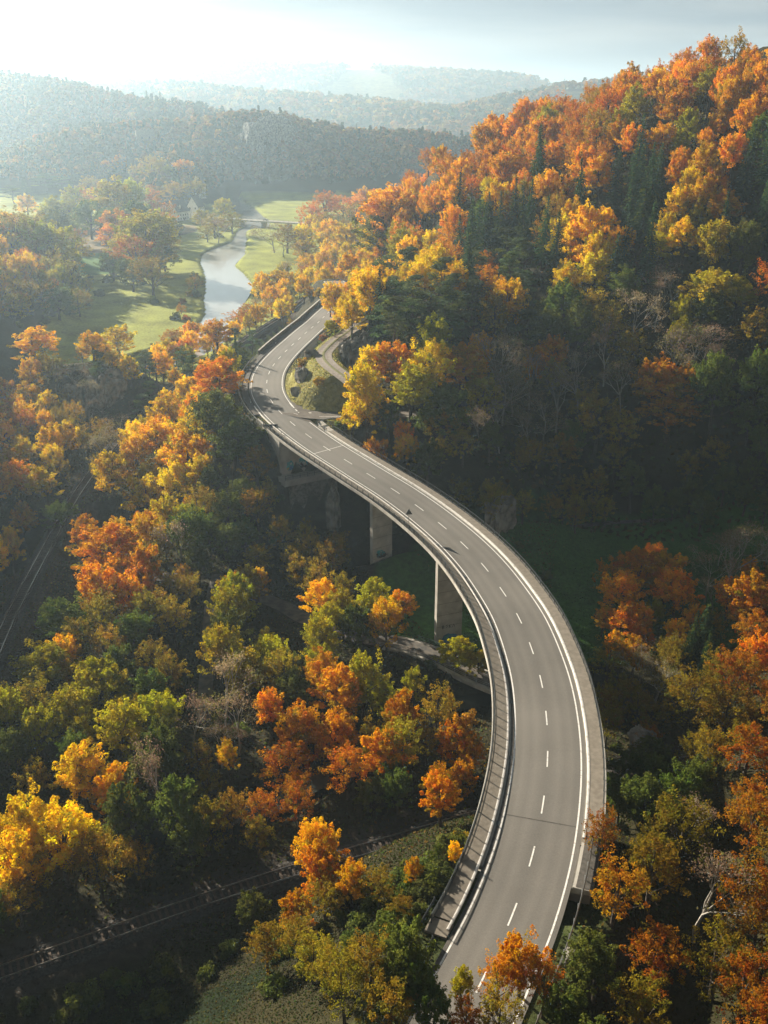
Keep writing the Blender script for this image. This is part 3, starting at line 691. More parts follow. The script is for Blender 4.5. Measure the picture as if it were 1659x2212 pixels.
# ------------------------------------------------------------------ guard rails, signs and road posts
def guardrail(name, curve, off_, s0, s1, label, mat='galv', h=0.72, sp=2.0):
    r_ = empty(name, tuple(curve.off((s0 + s1) / 2, off_)), 0, label, 'guard rail')
    L_ = Vector(r_.location)
    b_ = sweep(curve, [(off_ - 0.03, h - 0.30), (off_ + 0.05, h - 0.22), (off_ - 0.03, h - 0.15), (off_ + 0.05, h - 0.08), (off_ - 0.03, h), (off_ - 0.07, h), (off_ - 0.07, h - 0.30)], s0, s1, 'beam', M[mat])
    b_.parent = r_; b_.location = -L_
    n_ = max(1, int((s1 - s0) / sp)); pm = None
    for i in range(n_ + 1):
        p = curve.off(s0 + (s1 - s0) * i / n_, off_ - 0.12, 0)
        if pm is None: po = MB().box((0, 0, h / 2 - 0.15), (0.08, 0.1, h + 0.3)).build('post', M[mat]); pm = po.data
        else: po = mesh_obj('post', pm)
        po.parent = r_; po.location = Vector(p) - L_
    return r_
guardrail('guard_rail', ROAD, 6.0, 2, sNR + 1.0, 'silver guard rail on the grass verge at the lower right end of the viaduct')
guardrail('guard_rail', ROAD, -7.6, sNL - 14, sNL + 2.0, 'outer guard rail at the lower left end of the viaduct footway', 'steel')
guardrail('guard_rail', ROAD, -5.8, sNL - 20, sNL - 3.0, 'short inner guard rail beside the lane below the lower left footway end', 'steel')
guardrail('guard_rail', ROAD, -7.3, sFL + 2, sFL + 62, 'long pale guard rail round the outside of the far sunlit bend')
JR = Curve([(-13.4, 217.2, 19.0), (-15.2, 219.6, 19.1), (-15.6, 222.0, 19.2), (-13.5, 223.4, 19.4), (-10, 223.0, 19.6), (-4, 221.6, 20)])
guardrail('guard_rail', JR, 0, 0, JR.len, 'curved guard rail round the grass corner of the side road junction', 'galv')
# long dark retaining parapet along the far outside of the bend
pr = sweep(ROAD, [(-7.5, 0.9), (-7.5, -2.5), (-7.2, -2.5), (-7.2, 0.9)], ROAD.near(-30.5, 287), ROAD.near(-17.5, 375), 'parapet_wall', M['stone'])
tag(pr, 'dark stone parapet wall along the far left side of the road', 'wall')
sweep(ROAD, [(-7.6, 1.02), (-7.6, 0.905), (-7.1, 0.905), (-7.1, 1.02)], ROAD.near(-30.5, 287), ROAD.near(-17.5, 375), 'coping', M['concrete'], pr)
vp = sweep(ROAD, [(-6.6, 0.12), (-6.6, -0.3), (-5.0, -0.3), (-5.0, 0.10)], sFL + 10, ROAD.near(-19, 360), 'verge_strip', M['gutter']); tag(vp, kind='structure')

def sign_tri():
    base = at(887.5, 1140, 0); q_ = ROAD.near(5.05, 167.5)
    p = ROAD.off(q_, OL + 0.5, 0.22)
    r_ = empty('warning_sign', tuple(p), 0, 'triangular warning sign seen from behind on the left footway of the viaduct', 'road sign')
    MB().tube([(0, 0, 0), (0, 0, 3.7)], [0.045, 0.045], 8).build('pole', M['galv'], r_)
    mb = MB(); 
    A = [(-0.68, 0, 2.75), (0.68, 0, 2.75), (0, 0, 3.95)]
    V = [(x_, -0.06, z_) for x_, _, z_ in A] + [(x_, -0.09, z_) for x_, _, z_ in A]
    mb.add(V, [(0, 2, 1), (3, 4, 5), (0, 1, 4, 3), (1, 2, 5, 4), (2, 0, 3, 5)])
    mb.build('panel', M['sign_back'], r_)
    MB().box((0, -0.045, 3.05), (0.9, 0.03, 0.05)).box((0, -0.045, 3.45), (0.45, 0.03, 0.05)).build('bracket', M['galv'], r_)
    fr = MB(); 
    A2 = [(-0.60, 2.80), (0.60, 2.80), (0, 3.85)]; 
    fr.add([(x_, -0.052, z_) for x_, z_ in A2], [(0, 1, 2)]); 
    r_.rotation_euler = (0, 0, R_(8))
    return r_
sign_tri()
# information board seen from behind by the far abutment
p = at(585, 926, 18.6)
r_ = empty('information_board', (p[0], p[1], 17.4), R_(4), 'dark rectangular board on two posts beside the far left end of the viaduct', 'sign board')
MB().box((0, 0, 1.9), (3.3, 0.08, 0.75)).build('board', M['steel'], r_)
for x_ in (-1.35, 1.35): MB().tube([(x_, 0, -1.5), (x_, 0, 2.2)], [0.05, 0.05], 8).build('post', M['galv'], r_)
# priority sign (yellow diamond) on the grass inside the bend
def diamond(p, label):
    r_ = empty('priority_sign', p, R_(-8), label, 'road sign')
    MB().tube([(0, 0, -0.3), (0, 0, 2.9)], [0.04, 0.04], 8).build('pole', M['galv'], r_)
    s_ = 0.42
    MB().add([(0, y_, 2.6 + z_) if x_ == 0 else (x_, y_, 2.6 + z_) for y_ in (-0.05, -0.03) for x_, z_ in ((-s_, 0), (0, -s_), (s_, 0), (0, s_))], [(0, 1, 2, 3), (7, 6, 5, 4), (0, 4, 5, 1), (1, 5, 6, 2), (2, 6, 7, 3), (3, 7, 4, 0)]).build('panel', M['white'], r_)
    s_ = 0.27
    MB().add([(x_, y_, 2.6 + z_) for y_ in (-0.060, -0.052) for x_, z_ in ((-s_, 0), (0, -s_), (s_, 0), (0, s_))], [(0, 1, 2, 3), (7, 6, 5, 4), (0, 4, 5, 1), (1, 5, 6, 2), (2, 6, 7, 3), (3, 7, 4, 0)]).build('emblem', simple('sign_yellow', (0.75, 0.5, 0.03)), r_)
g_ = ground_at(649, 868); diamond(tuple(g_), 'small white and yellow diamond sign on the grass inside the sunlit bend')
# delineator posts
def delineator(q_, off_, label):
    p = ROAD.off(q_, off_, -0.1)
    r_ = empty('delineator_post', tuple(p), 0, label, 'road post', 'white marker posts along the road')
    MB().box((0, 0, 0.5), (0.13, 0.1, 1.0), 0, 0.9).build('body', M['white'], r_)
    MB().box((0, 0, 0.84), (0.14, 0.11, 0.2), 0.2).build('band', M['tyre'], r_)
    return r_
for (u_, v_), side_, lab in (((672, 920), -1, 'thin white marker post on the outside kerb just beyond the viaduct'),
                      ((578, 868), -1, 'white marker post outside the bend, level with the grass knoll tip'), ((578, 800), -1, 'white marker post on the outside of the tightest part of the bend'),
                      ((640, 745), -1, 'white marker post on the outside edge near the dark parapet start'), ((640, 780), 1, 'white marker post at the inside grass edge of the bend'),
                      ((620, 850), 1, 'white marker post on the inside grass, middle of the bend'), ((700, 690), 1, 'farthest white marker post at the inside of the road')):
    p = at(u_, v_, 20.0); q_ = ROAD.near(p[0], p[1]); delineator(q_, side_ * 5.4, lab)

# ------------------------------------------------------------------ railway
def railway(curve, name):
    bl = sweep(curve, [(-2.6, -0.35), (-1.6, 0.0), (1.6, 0.0), (2.6, -0.35)], 0, curve.len, name, M['ballast'], closed=False); tag(bl, kind='structure')
    mb = MB(); q_ = 0.4
    while q_ < curve.len - 0.5:
        p = curve.off(q_, 0, 0.05); t = curve.tan(q_); mb.box(tuple(p), (2.9, 0.34, 0.14), math.atan2(-t[0], t[1])); q_ += 0.85
    s_ = mb.build('sleepers', M['sleeper'], bl); tag(s_, kind='stuff')
    for o_ in (-0.93, 0.93):
        sweep(curve, [(o_ - 0.06, 0.10), (o_ - 0.035, 0.28), (o_ + 0.035, 0.28), (o_ + 0.06, 0.10)], 0, curve.len, 'rail', M['rail'], bl)
railway(RAILB, 'railway_track'); railway(RAILL, 'railway_track')
# white kilometre post beside the lower track
p = at(952, 1793, 0.2)
r_ = empty('marker_post', tuple(p), 0.3, 'short white post beside the lower railway track, close to the viaduct', 'post')
MB().box((0, 0, 0.9), (0.45, 0.12, 1.0)).build('panel', M['white'], r_); MB().box((0, 0.02, 0.2), (0.12, 0.1, 0.8)).build('post', M['galv'], r_)
p = at(312 * .737, 1345 * .737 + 0, 0) if False else at(200, 1010, 0.4)
r_ = empty('railway_signal', tuple(p), 0.1, 'small white signal board at the far end of the left railway line', 'signal')
MB().box((0, 0, 2.6), (0.8, 0.12, 0.9)).build('board', M['white'], r_); MB().tube([(0, 0, 0), (0, 0, 2.2)], [0.07, 0.06], 8).build('post', M['galv'], r_)

# small bridge in the valley: slab on the path with railings
q0 = PATH.near(-1, 153.5); q1 = PATH.near(26, 136.5)
sb = empty('footbridge', tuple(PATH.at((q0 + q1) / 2)), 0, 'low concrete footbridge with metal railings carrying the valley path over the stream', 'bridge')
L_ = Vector(sb.location)
def sbp(o_): o_.parent = sb; o_.location = o_.location - L_; return o_
sbp(sweep(PATH, [(-2.6, 0.0), (-2.6, -0.7), (2.6, -0.7), (2.6, 0.0)], q0, q1, 'slab', M['concrete']))
for o_, c0, c1 in ((-2.35, q0 + 5, q1), (2.35, q0 - 1, q1)):
    r1 = sweep(PATH, [(o_ - 0.05, 1.05), (o_ - 0.05, 1.13), (o_ + 0.05, 1.13), (o_ + 0.05, 1.05)], c0, c1, 'railing', M['green_steel'] if o_ < 0 else M['galv'])
    for z_ in (0.75, 0.42):
        x_ = sweep(PATH, [(o_ - 0.03, z_), (o_ - 0.03, z_ + 0.06), (o_ + 0.03, z_ + 0.06), (o_ + 0.03, z_)], c0, c1, 'bar', r1.data.materials[0]); x_.parent = r1
    n_ = int((c1 - c0) / 2.2); pm = None
    for i in range(n_ + 1):
        p = PATH.off(c0 + (c1 - c0) * i / n_, o_, 0)
        if pm is None: po = MB().box((0, 0, 0.5), (0.09, 0.09, 1.1)).build('post', r1.data.materials[0]); pm = po.data
        else: po = mesh_obj('post', pm)
        po.location = p; po.parent = r1
    sbp(r1)

# ------------------------------------------------------------------ rocks
def rock(name, u, v, w_, h, label, z=None, pos=None, seed=0, thin=0.6, sink=0.3, cat='rock'):
    if pos is None: pos = ground_at(u, v)
    bm = bmesh.new(); bmesh.ops.create_icosphere(bm, subdivisions=5, radius=1.0)
    co = np.array([v_.co[:] for v_ in bm.verts])
    # blocky limestone: squared profile, vertical ribs, horizontal ledges
    nrm = co / np.linalg.norm(co, axis=1, keepdims=True)
    p = np.sign(nrm) * np.abs(nrm) ** 0.6
    a_ = np.arctan2(nrm[:, 1], nrm[:, 0])
    X_ = a_ * 4 + seed * 13.7; Z_ = nrm[:, 2] * 3 + seed * 3.1
    d_ = 0.20 * vnoise(X_, Z_, 0.9, seed) + 0.08 * vnoise(X_ * 2.2, Z_ * 1.6, 1.0, seed + 1) + 0.03 * vnoise(X_ * 5, Z_ * 6, 1.0, seed + 2)
    d_ = np.round(d_ * 12) / 12 * 0.5 + d_ * 0.5
    p = p * (1 + d_)[:, None]
    for v_, c_ in zip(bm.verts, p): v_.co = (c_[0] * w_ / 2, c_[1] * w_ / 2 * thin, c_[2] * h / 2)
    me = bpy.data.meshes.new(name); bm.to_mesh(me); bm.free(); me.materials.append(M['rock'])
    o_ = mesh_obj(name, me); o_.location = (pos[0], pos[1], pos[2] + h * (0.5 - sink)); o_.rotation_euler = (0, 0, seed * 0.7)
    return tag(o_, label, cat)
rock('rock_outcrop', 762, 790, 8, 9, 'grey limestone rock face above the gravel track right of the knoll', seed=1, sink=0.25)
rock('rock_outcrop', 795, 775, 8, 9, 'second rock face, half hidden by trees behind the gravel track', seed=2, sink=0.2)
rock('rock_outcrop', 652, 818, 4.5, 4, 'low rock outcrop on the grass knoll inside the bend', seed=3)
rock('rock_outcrop', 640, 850, 2.6, 2.4, 'small loose rock at the lower edge of the grass knoll', seed=4)
rock('rock_outcrop', 672, 770, 3.5, 2.6, 'small rock ledge on the knoll beside the gravel track', seed=5)
rock('rock_outcrop', 235, 860, 12, 10, 'large dark rock cliff on the wooded knob left of the river', seed=6, sink=0.2, cat='cliff')
rock('rock_outcrop', 160, 870, 9, 8, 'shaded rock face at the left end of the wooded knob', seed=7, sink=0.25, cat='cliff')
rock('rock_outcrop', 1385, 1640, 4, 6, 'grey rock pinnacle at the right of the viaduct near its lower end', seed=8, sink=0.15)
rock('rock_outcrop', 1252, 2085, 2.6, 3, 'pale rock below the guard rail at the lower right', seed=9)
rock('rock_outcrop', 1080, 1135, 7, 8, 'pale rock at the foot of the dark wood beyond the deck', seed=10, sink=0.2)
rock('rock_outcrop', 722, 1140, 4.5, 11, 'narrow rock face in the shade below the far abutment', seed=11, sink=0.2)
for u_, v_, w_, h, lab, sd_ in ((545, 325, 34, 46, 'left of two white cliffs on the hazy wooded hill', 21), (595, 312, 40, 50, 'right of two white cliffs on the hazy wooded hill', 22), (572, 295, 22, 20, 'small white crag at the top of the two hazy cliffs', 23)):
    g_ = ground_at(u_, v_)
    if g_: rock('cliff', u_, v_, w_, h, lab, pos=(g_.x, g_.y - 6, g_.z), seed=sd_, sink=0.45, thin=0.5, cat='cliff')

# ------------------------------------------------------------------ buildings beyond the river
def house(name, u, v, w_, d_, h, rh, rz, label, wall='plaster', z=None, dormer=False, cat='house'):
    g_ = at(u, v, z) if z is not None else ground_at(u, v)
    r_ = empty(name, (g_[0], g_[1], g_[2] - 0.5), rz, label, cat)
    mb = MB().box((0, 0, h / 2), (w_, d_, h))
    mb.add([(-w_ / 2, -d_ / 2, h), (-w_ / 2, d_ / 2, h), (-w_ / 2, 0, h + rh), (w_ / 2, -d_ / 2, h), (w_ / 2, d_ / 2, h), (w_ / 2, 0, h + rh)], [(0, 2, 1), (3, 4, 5)])
    mb.build('wall', M[wall], r_)
    e = 0.5; sl = rh / (d_ / 2)
    V = [(-w_ / 2 - e, -d_ / 2 - e, h - e * sl + .1), (w_ / 2 + e, -d_ / 2 - e, h - e * sl + .1), (w_ / 2 + e, 0, h + rh + .1), (-w_ / 2 - e, 0, h + rh + .1), (w_ / 2 + e, d_ / 2 + e, h - e * sl + .1), (-w_ / 2 - e, d_ / 2 + e, h - e * sl + .1)]
    V += [(x_, y_, z_ + 0.3) for x_, y_, z_ in V]
    rf = MB().add(V, [(0, 1, 2, 3), (3, 2, 4, 5), (6, 9, 8, 7), (9, 11, 10, 8), (0, 6, 7, 1), (5, 4, 10, 11), (0, 3, 9, 6), (3, 5, 11, 9), (1, 7, 8, 2), (2, 8, 10, 4)]).build('roof', M['slate'], r_)
    MB().box((w_ * 0.2, 0.6, h + rh + 0.6), (0.8, 0.8, 1.8)).build('chimney', M['stone'], rf)
    for fl in range(int(h // 2.8)):
        for i in range(max(2, int(w_ // 3))):
            x_ = -w_ / 2 + (i + 0.5) * w_ / max(2, int(w_ // 3))
            wf = MB().box((x_, -d_ / 2 - 0.03, 1.6 + fl * 2.8), (1.1, 0.12, 1.35)).build('window', M['glass'], r_)
    for i, y_ in enumerate((-d_ / 4, d_ / 4)):
        MB().box((-w_ / 2 - 0.03, y_, h - 1.2), (0.12, 1.0, 1.3)).build('window', M['glass'], r_)
    MB().box((w_ * 0.1, -d_ / 2 - 0.04, 1.05), (1.1, 0.16, 2.1)).build('door', M['sleeper'], r_)
    if dormer:
        db = MB().box((-w_ * 0.15, -d_ * 0.3, h + rh * 0.35), (2.4, 2.4, 2.2)); db.add([(-w_ * .15 - 1.3, -d_ * .3 - 1.25, h + rh * .35 + 1.1), (-w_ * .15 + 1.3, -d_ * .3 - 1.25, h + rh * .35 + 1.1), (-w_ * .15, -d_ * .3 - 1.25, h + rh * .35 + 2.3), (-w_ * .15, 0, h + rh * .35 + 2.3)], [(0, 1, 2)])
        db.build('dormer', M[wall], r_)
    return r_
house('house', 385, 474, 15, 11, 7.5, 8, R_(62), 'leftmost white gabled house by the river with a dark steep roof', z=1.0, dormer=True)
house('house', 402, 468, 13, 9, 6.0, 6, R_(-20), 'middle white house between two gabled ones beyond the round tree clump', z=1.0, dormer=True)
house('house', 424, 468, 12, 10, 9.0, 8, R_(75), 'rightmost white house of the riverside group, tall and steep roofed', z=1.0)
house('house', 432, 440, 9, 9, 17, 9, R_(70), 'tall narrow white gabled building rising behind the riverside houses', z=3.0)
house('barn', 4, 402, 20, 12, 5, 8, R_(15), 'dark roofed barn at the left edge beside the pale far field', z=4, cat='barn')
def flatten_tower():
    g_ = ground_at(316, 322)
    r_ = empty('ruined_tower', (g_.x, g_.y, g_.z - 2), 0.3, 'square stone ruin tower on the hazy wooded spur above the houses', 'tower')
    MB().box((0, 0, 11), (20, 13, 22)).build('wall', M['stone'], r_)
    for i in range(5): MB().box((-8 + i * 4, -6.2, 22.8), (2.0, 1.2, 1.8)).build('battlement', M['stone'], r_)
    for i in range(2): MB().box((-4 + i * 8, -6.55, 14), (1.0, 0.3, 2.4)).build('window', M['glass'], r_)
flatten_tower()
# far road bridge over the river with a car
A_ = at(497, 472, 5.0); B_ = at(652, 481, 5.0)
mid = (A_ + B_) / 2; dv = B_ - A_; Lb = np.linalg.norm(dv[:2]); angb = math.atan2(dv[1], dv[0])
fb = empty('river_bridge', (mid[0], mid[1], 0), angb, 'low grey road bridge crossing the river far beyond the meadow', 'bridge')
MB().box((0, 0, 4.5), (Lb + 60, 7.5, 1.0)).build('deck', M['concrete'], fb)
for x_ in (-Lb * .33, -Lb * .02, Lb * .33): MB().box((x_, 0, 1.5), (1.2, 6.5, 5.4)).build('pier', M['concrete'], fb)
for y_ in (-3.6, 3.6):
    rb = MB().box((0, y_, 5.95), (Lb + 60, 0.1, 0.1)).box((0, y_, 5.5), (Lb + 60, 0.06, 0.08)).build('railing', M['galv'], fb)
    for i in range(15): MB().box((-Lb / 2 + Lb * i / 14, y_, 5.5), (0.12, 0.12, 1.0)).build('post', M['galv'], rb)
cp = at(581, 474, 5.4)
fx = Vector((math.cos(angb), math.sin(angb), 0)); off = (cp[0] - mid[0]) * fx.x + (cp[1] - mid[1]) * fx.y
car = empty('car', (mid[0] + fx.x * off, mid[1] + fx.y * off, 5.02), angb, 'small white car driving across the low bridge over the river', 'car')
bmc = bmesh.new()
prof = [(-2.2, .35), (-2.2, .85), (-1.5, .95), (-.9, 1.45), (.7, 1.45), (1.3, .98), (2.15, .85), (2.2, .35)]
V = [bmc.verts.new((x_, s_, z_)) for s_ in (-.85, .85) for x_, z_ in prof]
for i in range(8): bmc.faces.new((V[i], V[(i + 1) % 8], V[8 + (i + 1) % 8], V[8 + i]))
bmc.faces.new(V[:8][::-1]); bmc.faces.new(V[8:])
bmesh.ops.bevel(bmc, geom=list(bmc.edges), offset=0.07, segments=2, affect='EDGES')
me = bpy.data.meshes.new('body'); bmc.to_mesh(me); bmc.free(); me.materials.append(M['carpaint']); bd = mesh_obj('body', me, car)
for s_ in (-.87, .87):
    MB().add([(-1.25, s_, 1.0), (-.85, s_, 1.38), (.65, s_, 1.38), (1.1, s_, 1.0)], [(0, 1, 2, 3)]).build('side_window', M['glass'], car)
    for x_ in (-1.4, 1.4): MB().tube([(x_, s_ - .1, .33), (x_, s_ + .1, .33)], [.33, .33], 14).build('wheel', M['tyre'], car)


# ------------------------------------------------------------------ tree models
def leaf_cards(C, N, size, rng, aspect=0.7):
    """C centres, N facing; returns rhombus faces"""
    n_ = len(C)
    N = N / (np.linalg.norm(N, axis=1, keepdims=True) + 1e-9)
    r_ = rng.normal(size=(n_, 3)); A = np.cross(N, r_); A /= (np.linalg.norm(A, axis=1, keepdims=True) + 1e-9); B = np.cross(N, A)
    sz = (size * rng.uniform(0.6, 1.35, n_))[:, None]
    V = np.stack([C + A * sz, C + B * sz * aspect, C - A * sz, C - B * sz * aspect], 1).reshape(-1, 3)
    return V, np.arange(n_ * 4).reshape(-1, 4)
def crown_mesh(name, V, Fc, clump, rng, mat):
    n_ = len(Fc); nc = int(clump.max()) + 1
    h = np.clip(rng.uniform(0, 1, nc)[clump] * 0.6 + rng.uniform(0, 1, n_) * 0.4, 0, 1)
    v = np.clip(rng.uniform(0.2, 0.8, nc)[clump] * 0.55 + rng.uniform(0, 1, n_) * 0.45, 0, 1)
    g_ = (rng.random(nc) < 0.16)[clump] * rng.uniform(.35, .8, nc)[clump]
    T = np.stack([h, v, g_, np.ones(n_)], 1)
    return np_mesh(name, V, Fc, mat, False, {'tint': ('FACE', 'FLOAT_COLOR', T)})
def limbs(H, ends, r0, lean=0.0, split=0.3, rng=None, fine=0):
    mb = MB(); top = H * 0.72
    tr = [(0, 0, -0.8)] + [(lean * (t * top) / H * 0.3 + 0.18 * math.sin(t * 5), 0.15 * math.cos(t * 4), t * top) for t in (0, .2, .4, .6, .8, 1)]
    mb.tube(tr, [r0 * 1.25] + [r0 * (1 - 0.75 * t) for t in (0, .2, .4, .6, .8, 1)], 7)
    for e in ends:
        t = min(0.95, max(split, (e[2] / top) * 0.62)); z0 = t * top
        b_ = np.array([lean * z0 / H * 0.3 + 0.18 * math.sin(t * 5), 0.15 * math.cos(t * 4), z0]); e = np.array(e)
        m_ = b_ * 0.45 + e * 0.55 + np.array([0, 0, -0.08 * np.linalg.norm(e - b_)])
        rr_ = r0 * (1 - 0.75 * t) * 0.55
        mb.tube([b_, m_, e], [rr_, rr_ * 0.6, 0.03], 5)
        for k_ in range(fine):
            d = rng.normal(size=3) * 0.45 + np.array([0, 0, 0.35]); ln = rng.uniform(0.8, 2.4)
            s_ = m_ + (e - m_) * rng.uniform(0, 1); d = d / np.linalg.norm(d) * ln
            mb.tube([s_, s_ + d * 0.5 + rng.normal(size=3) * 0.1, s_ + d], [rr_ * 0.3 + 0.015, 0.03, 0.012], 3)
    return mb
def broadleaf(seed, H=15.0, R=5.0, nc=120, per=78, leaf=0.19, shape='round', base=0.12):
    rng = np.random.default_rng(seed)
    C = []; 
    zb, zt = H * base, H
    cz, rz = (zb + zt) / 2, (zt - zb) / 2
    lob = [(rng.uniform(-.35, .35) * R, rng.uniform(-.35, .35) * R, cz + rng.uniform(-.1, .25) * rz, rng.uniform(.62, .9)) for _ in range(4)] + [(0, 0, cz, 1.0)]
    while len(C) < nc:
        d = rng.normal(size=3); d /= np.linalg.norm(d)
        if d[2] < -0.8: continue
        l_ = lob[rng.integers(5)]; rad = rng.uniform(0.45, 1.0) ** 0.6
        if shape == 'tall': rx = R * (0.72 + 0.28 * (1 - max(d[2], 0))) * rad
        elif shape == 'egg': rx = R * (0.9 - 0.3 * d[2]) * rad
        else: rx = R * rad
        C.append([l_[0] * 0.6 + d[0] * rx * l_[3], l_[1] * 0.6 + d[1] * rx * l_[3], l_[2] + d[2] * rz * rad * (0.9 if l_[3] < 1 else 0.97) * l_[3]])
    C = np.array(C); ends = C[rng.choice(nc, 13, replace=False)] * np.array([.8, .8, .92])
    cs = rng.uniform(0.5, 1.15, nc) * R / 5
    k = np.repeat(np.arange(nc), per); n_ = len(k)
    ax = C - np.array([0, 0, cz]); ax /= np.linalg.norm(ax, axis=1, keepdims=True) + 1e-9
    ax = ax * 0.75 + np.array([0, 0, 0.55]) + rng.normal(size=(nc, 3)) * 0.3; ax /= np.linalg.norm(ax, axis=1, keepdims=True)
    t = rng.uniform(-0.9, 1.0, n_); ln = cs * rng.uniform(0.9, 1.7, nc)
    d = rng.normal(size=(n_, 3)); d /= np.linalg.norm(d, axis=1, keepdims=True)
    rad_ = cs[k] * np.sqrt(np.clip(1 - t * t * 0.92, 0, 1)) * rng.uniform(0.3, 1.0, n_) ** 0.5 * np.where(t > 0.3, 0.72, 0.95)
    P = C[k] + ax[k] * (t * ln[k] * 0.85)[:, None] + d * rad_[:, None] * np.array([1, 1, .7])
    P[:, 2] -= 0.10 * cs[k] * (d[:, 0] ** 2 + d[:, 1] ** 2)
    out = P - np.array([0, 0, cz]); out /= np.linalg.norm(out, axis=1, keepdims=True) + 1e-9
    N = d * 0.8 + out * 0.4 + rng.normal(size=(n_, 3)) * 0.6 + np.array([0, 0, 0.3])
    # stray twigs round the outline
    V, Fc = leaf_cards(P, N, leaf, rng)
    return crown_mesh('crown', V, Fc, k, rng, M['leaf']), limbs(H, ends, 0.2 + H * 0.012, rng=rng, fine=2, lean=rng.uniform(-1, 1)), H, R
def spruce(seed, H=22.0, R=3.6, leaf=0.33):
    rng = np.random.default_rng(seed); P = []; N = []; K_ = []; kk = 0
    z = H * 0.14
    while z < H - 0.3:
        t = (z - H * 0.14) / (H * 0.86); rad = R * (1 - t) ** 0.85 * rng.uniform(0.78, 1.12) + 0.12
        nb = max(4, int(9 * (1 - t) + 3)); a0 = rng.uniform(0, 6.28)
        for b_ in range(nb):
            a_ = a0 + 6.283 * b_ / nb + rng.normal() * 0.12; L = rad * rng.uniform(0.75, 1.12); m_ = max(3, int(L * 6.5))
            q_ = rng.uniform(0.12, 1.0, m_); droop = -0.32 * L * q_ ** 1.4 + 0.05 * L
            P.append(np.stack([np.cos(a_) * L * q_ + rng.normal(size=m_) * 0.12, np.sin(a_) * L * q_ + rng.normal(size=m_) * 0.12, z + droop + rng.normal(size=m_) * 0.07], 1))
            N.append(np.stack([np.cos(a_) * .5 + rng.normal(size=m_) * .35, np.sin(a_) * .5 + rng.normal(size=m_) * .35, 0.8 + rng.normal(size=m_) * .25], 1)); K_.append(np.full(m_, kk))
            kk += 1
        z += 0.42 + 0.25 * (1 - t)
    P.append(np.array([[0, 0, H - 0.1], [0, 0, H - .5], [0, 0, H - .9]])); N.append(np.array([[1, 0, 0], [0, 1, 0], [1, 1, 0]])); K_.append(np.full(3, kk))
    P = np.concatenate(P); N = np.concatenate(N); K_ = np.concatenate(K_)
    V, Fc = leaf_cards(P, N, leaf, rng, 0.45)
    mb = MB().tube([(0, 0, -0.8), (0, 0, H * .5), (0, 0, H - 0.4)], [0.32, 0.2, 0.03], 7)
    return crown_mesh('crown', V, Fc, K_, rng, M['leaf']), mb, H, R
def pine(seed, H=16.0, R=3.8, leaf=0.27):
    rng = np.random.default_rng(seed); nc = 26; C = []
    for i in range(nc):
        t = rng.uniform(0.38, 1.0); a_ = rng.uniform(0, 6.28); rad = R * math.sin(min(1, (1.06 - t) * 1.9) * 1.57) * rng.uniform(0.3, 1.0)
        C.append([math.cos(a_) * rad, math.sin(a_) * rad, H * t - 0.4])
    C = np.array(C); k = np.repeat(np.arange(nc), 110); n_ = len(k)
    d = rng.normal(size=(n_, 3)); d /= np.linalg.norm(d, axis=1, keepdims=True)
    P = C[k] + d * rng.uniform(0.4, 1, n_)[:, None] ** 0.5 * np.array([1.25, 1.25, 0.55])
    V, Fc = leaf_cards(P, d + np.array([0, 0, .5]) + rng.normal(size=(n_, 3)) * .4, leaf, rng, 0.4)
    return crown_mesh('crown', V, Fc, k, rng, M['leaf']), limbs(H, C[::2] * np.array([.9, .9, .98]), 0.26, rng=rng, split=0.4), H, R
def baretree(seed, H=15.0, R=4.2, per=14):
    rng = np.random.default_rng(seed); mb = MB(); tips = []
    def grow_(p, d, L, r_, lv):
        q1 = p + d * L * .5 + rng.normal(size=3) * L * .04; q2 = p + d * L + rng.normal(size=3) * L * .05
        mb.tube([p, q1, q2], [r_, r_ * .8, r_ * .6], 5 if lv < 2 else 3)
        if lv >= 4: tips.append(q2); return
        for _ in range(3 if lv else 4):
            nd = d + rng.normal(size=3) * (0.42 if lv < 3 else 0.55); nd[2] += 0.18; nd /= np.linalg.norm(nd); grow_(q2, nd, L * rng.uniform(.55, .78), max(r_ * .52, 0.022), lv + 1)
    grow_(np.array([0, 0, -.6]), np.array([0.03, 0.02, 1.0]), H * .36, 0.24, 0)
    T = np.array(tips); k = np.repeat(np.arange(len(T)), per); n_ = len(k)
    P = T[k] + rng.normal(size=(n_, 3)) * 0.5
    V, Fc = leaf_cards(P, rng.normal(size=(n_, 3)), 0.13, rng)
    return crown_mesh('crown', V, Fc, k // 8, rng, M['leaf']), mb, H, R
def bush(seed, H=3.4, R=2.6):
    rng = np.random.default_rng(seed); nc = 16
    d = rng.normal(size=(nc, 3)); d /= np.linalg.norm(d, axis=1, keepdims=True); d[:, 2] = abs(d[:, 2])
    C = d * rng.uniform(.3, .85, nc)[:, None] * np.array([R, R, H * .75]) + np.array([0, 0, .3]); k = np.repeat(np.arange(nc), 85); n_ = len(k)
    d = rng.normal(size=(n_, 3)); d /= np.linalg.norm(d, axis=1, keepdims=True)
    P = C[k] + d * rng.uniform(.3, 1, n_)[:, None] ** .5 * np.array([.9, .9, .7]); P[:, 2] = np.maximum(P[:, 2], -0.3)
    V, Fc = leaf_cards(P, d + rng.normal(size=(n_, 3)) * .5 + np.array([0, 0, .3]), 0.21, rng)
    mb = MB()
    for i in range(6): mb.tube([(0, 0, -.4), tuple(C[i] * .5), tuple(C[i])], [.06, .04, .02], 4)
    return crown_mesh('crown', V, Fc, k, rng, M['leaf']), mb, H, R
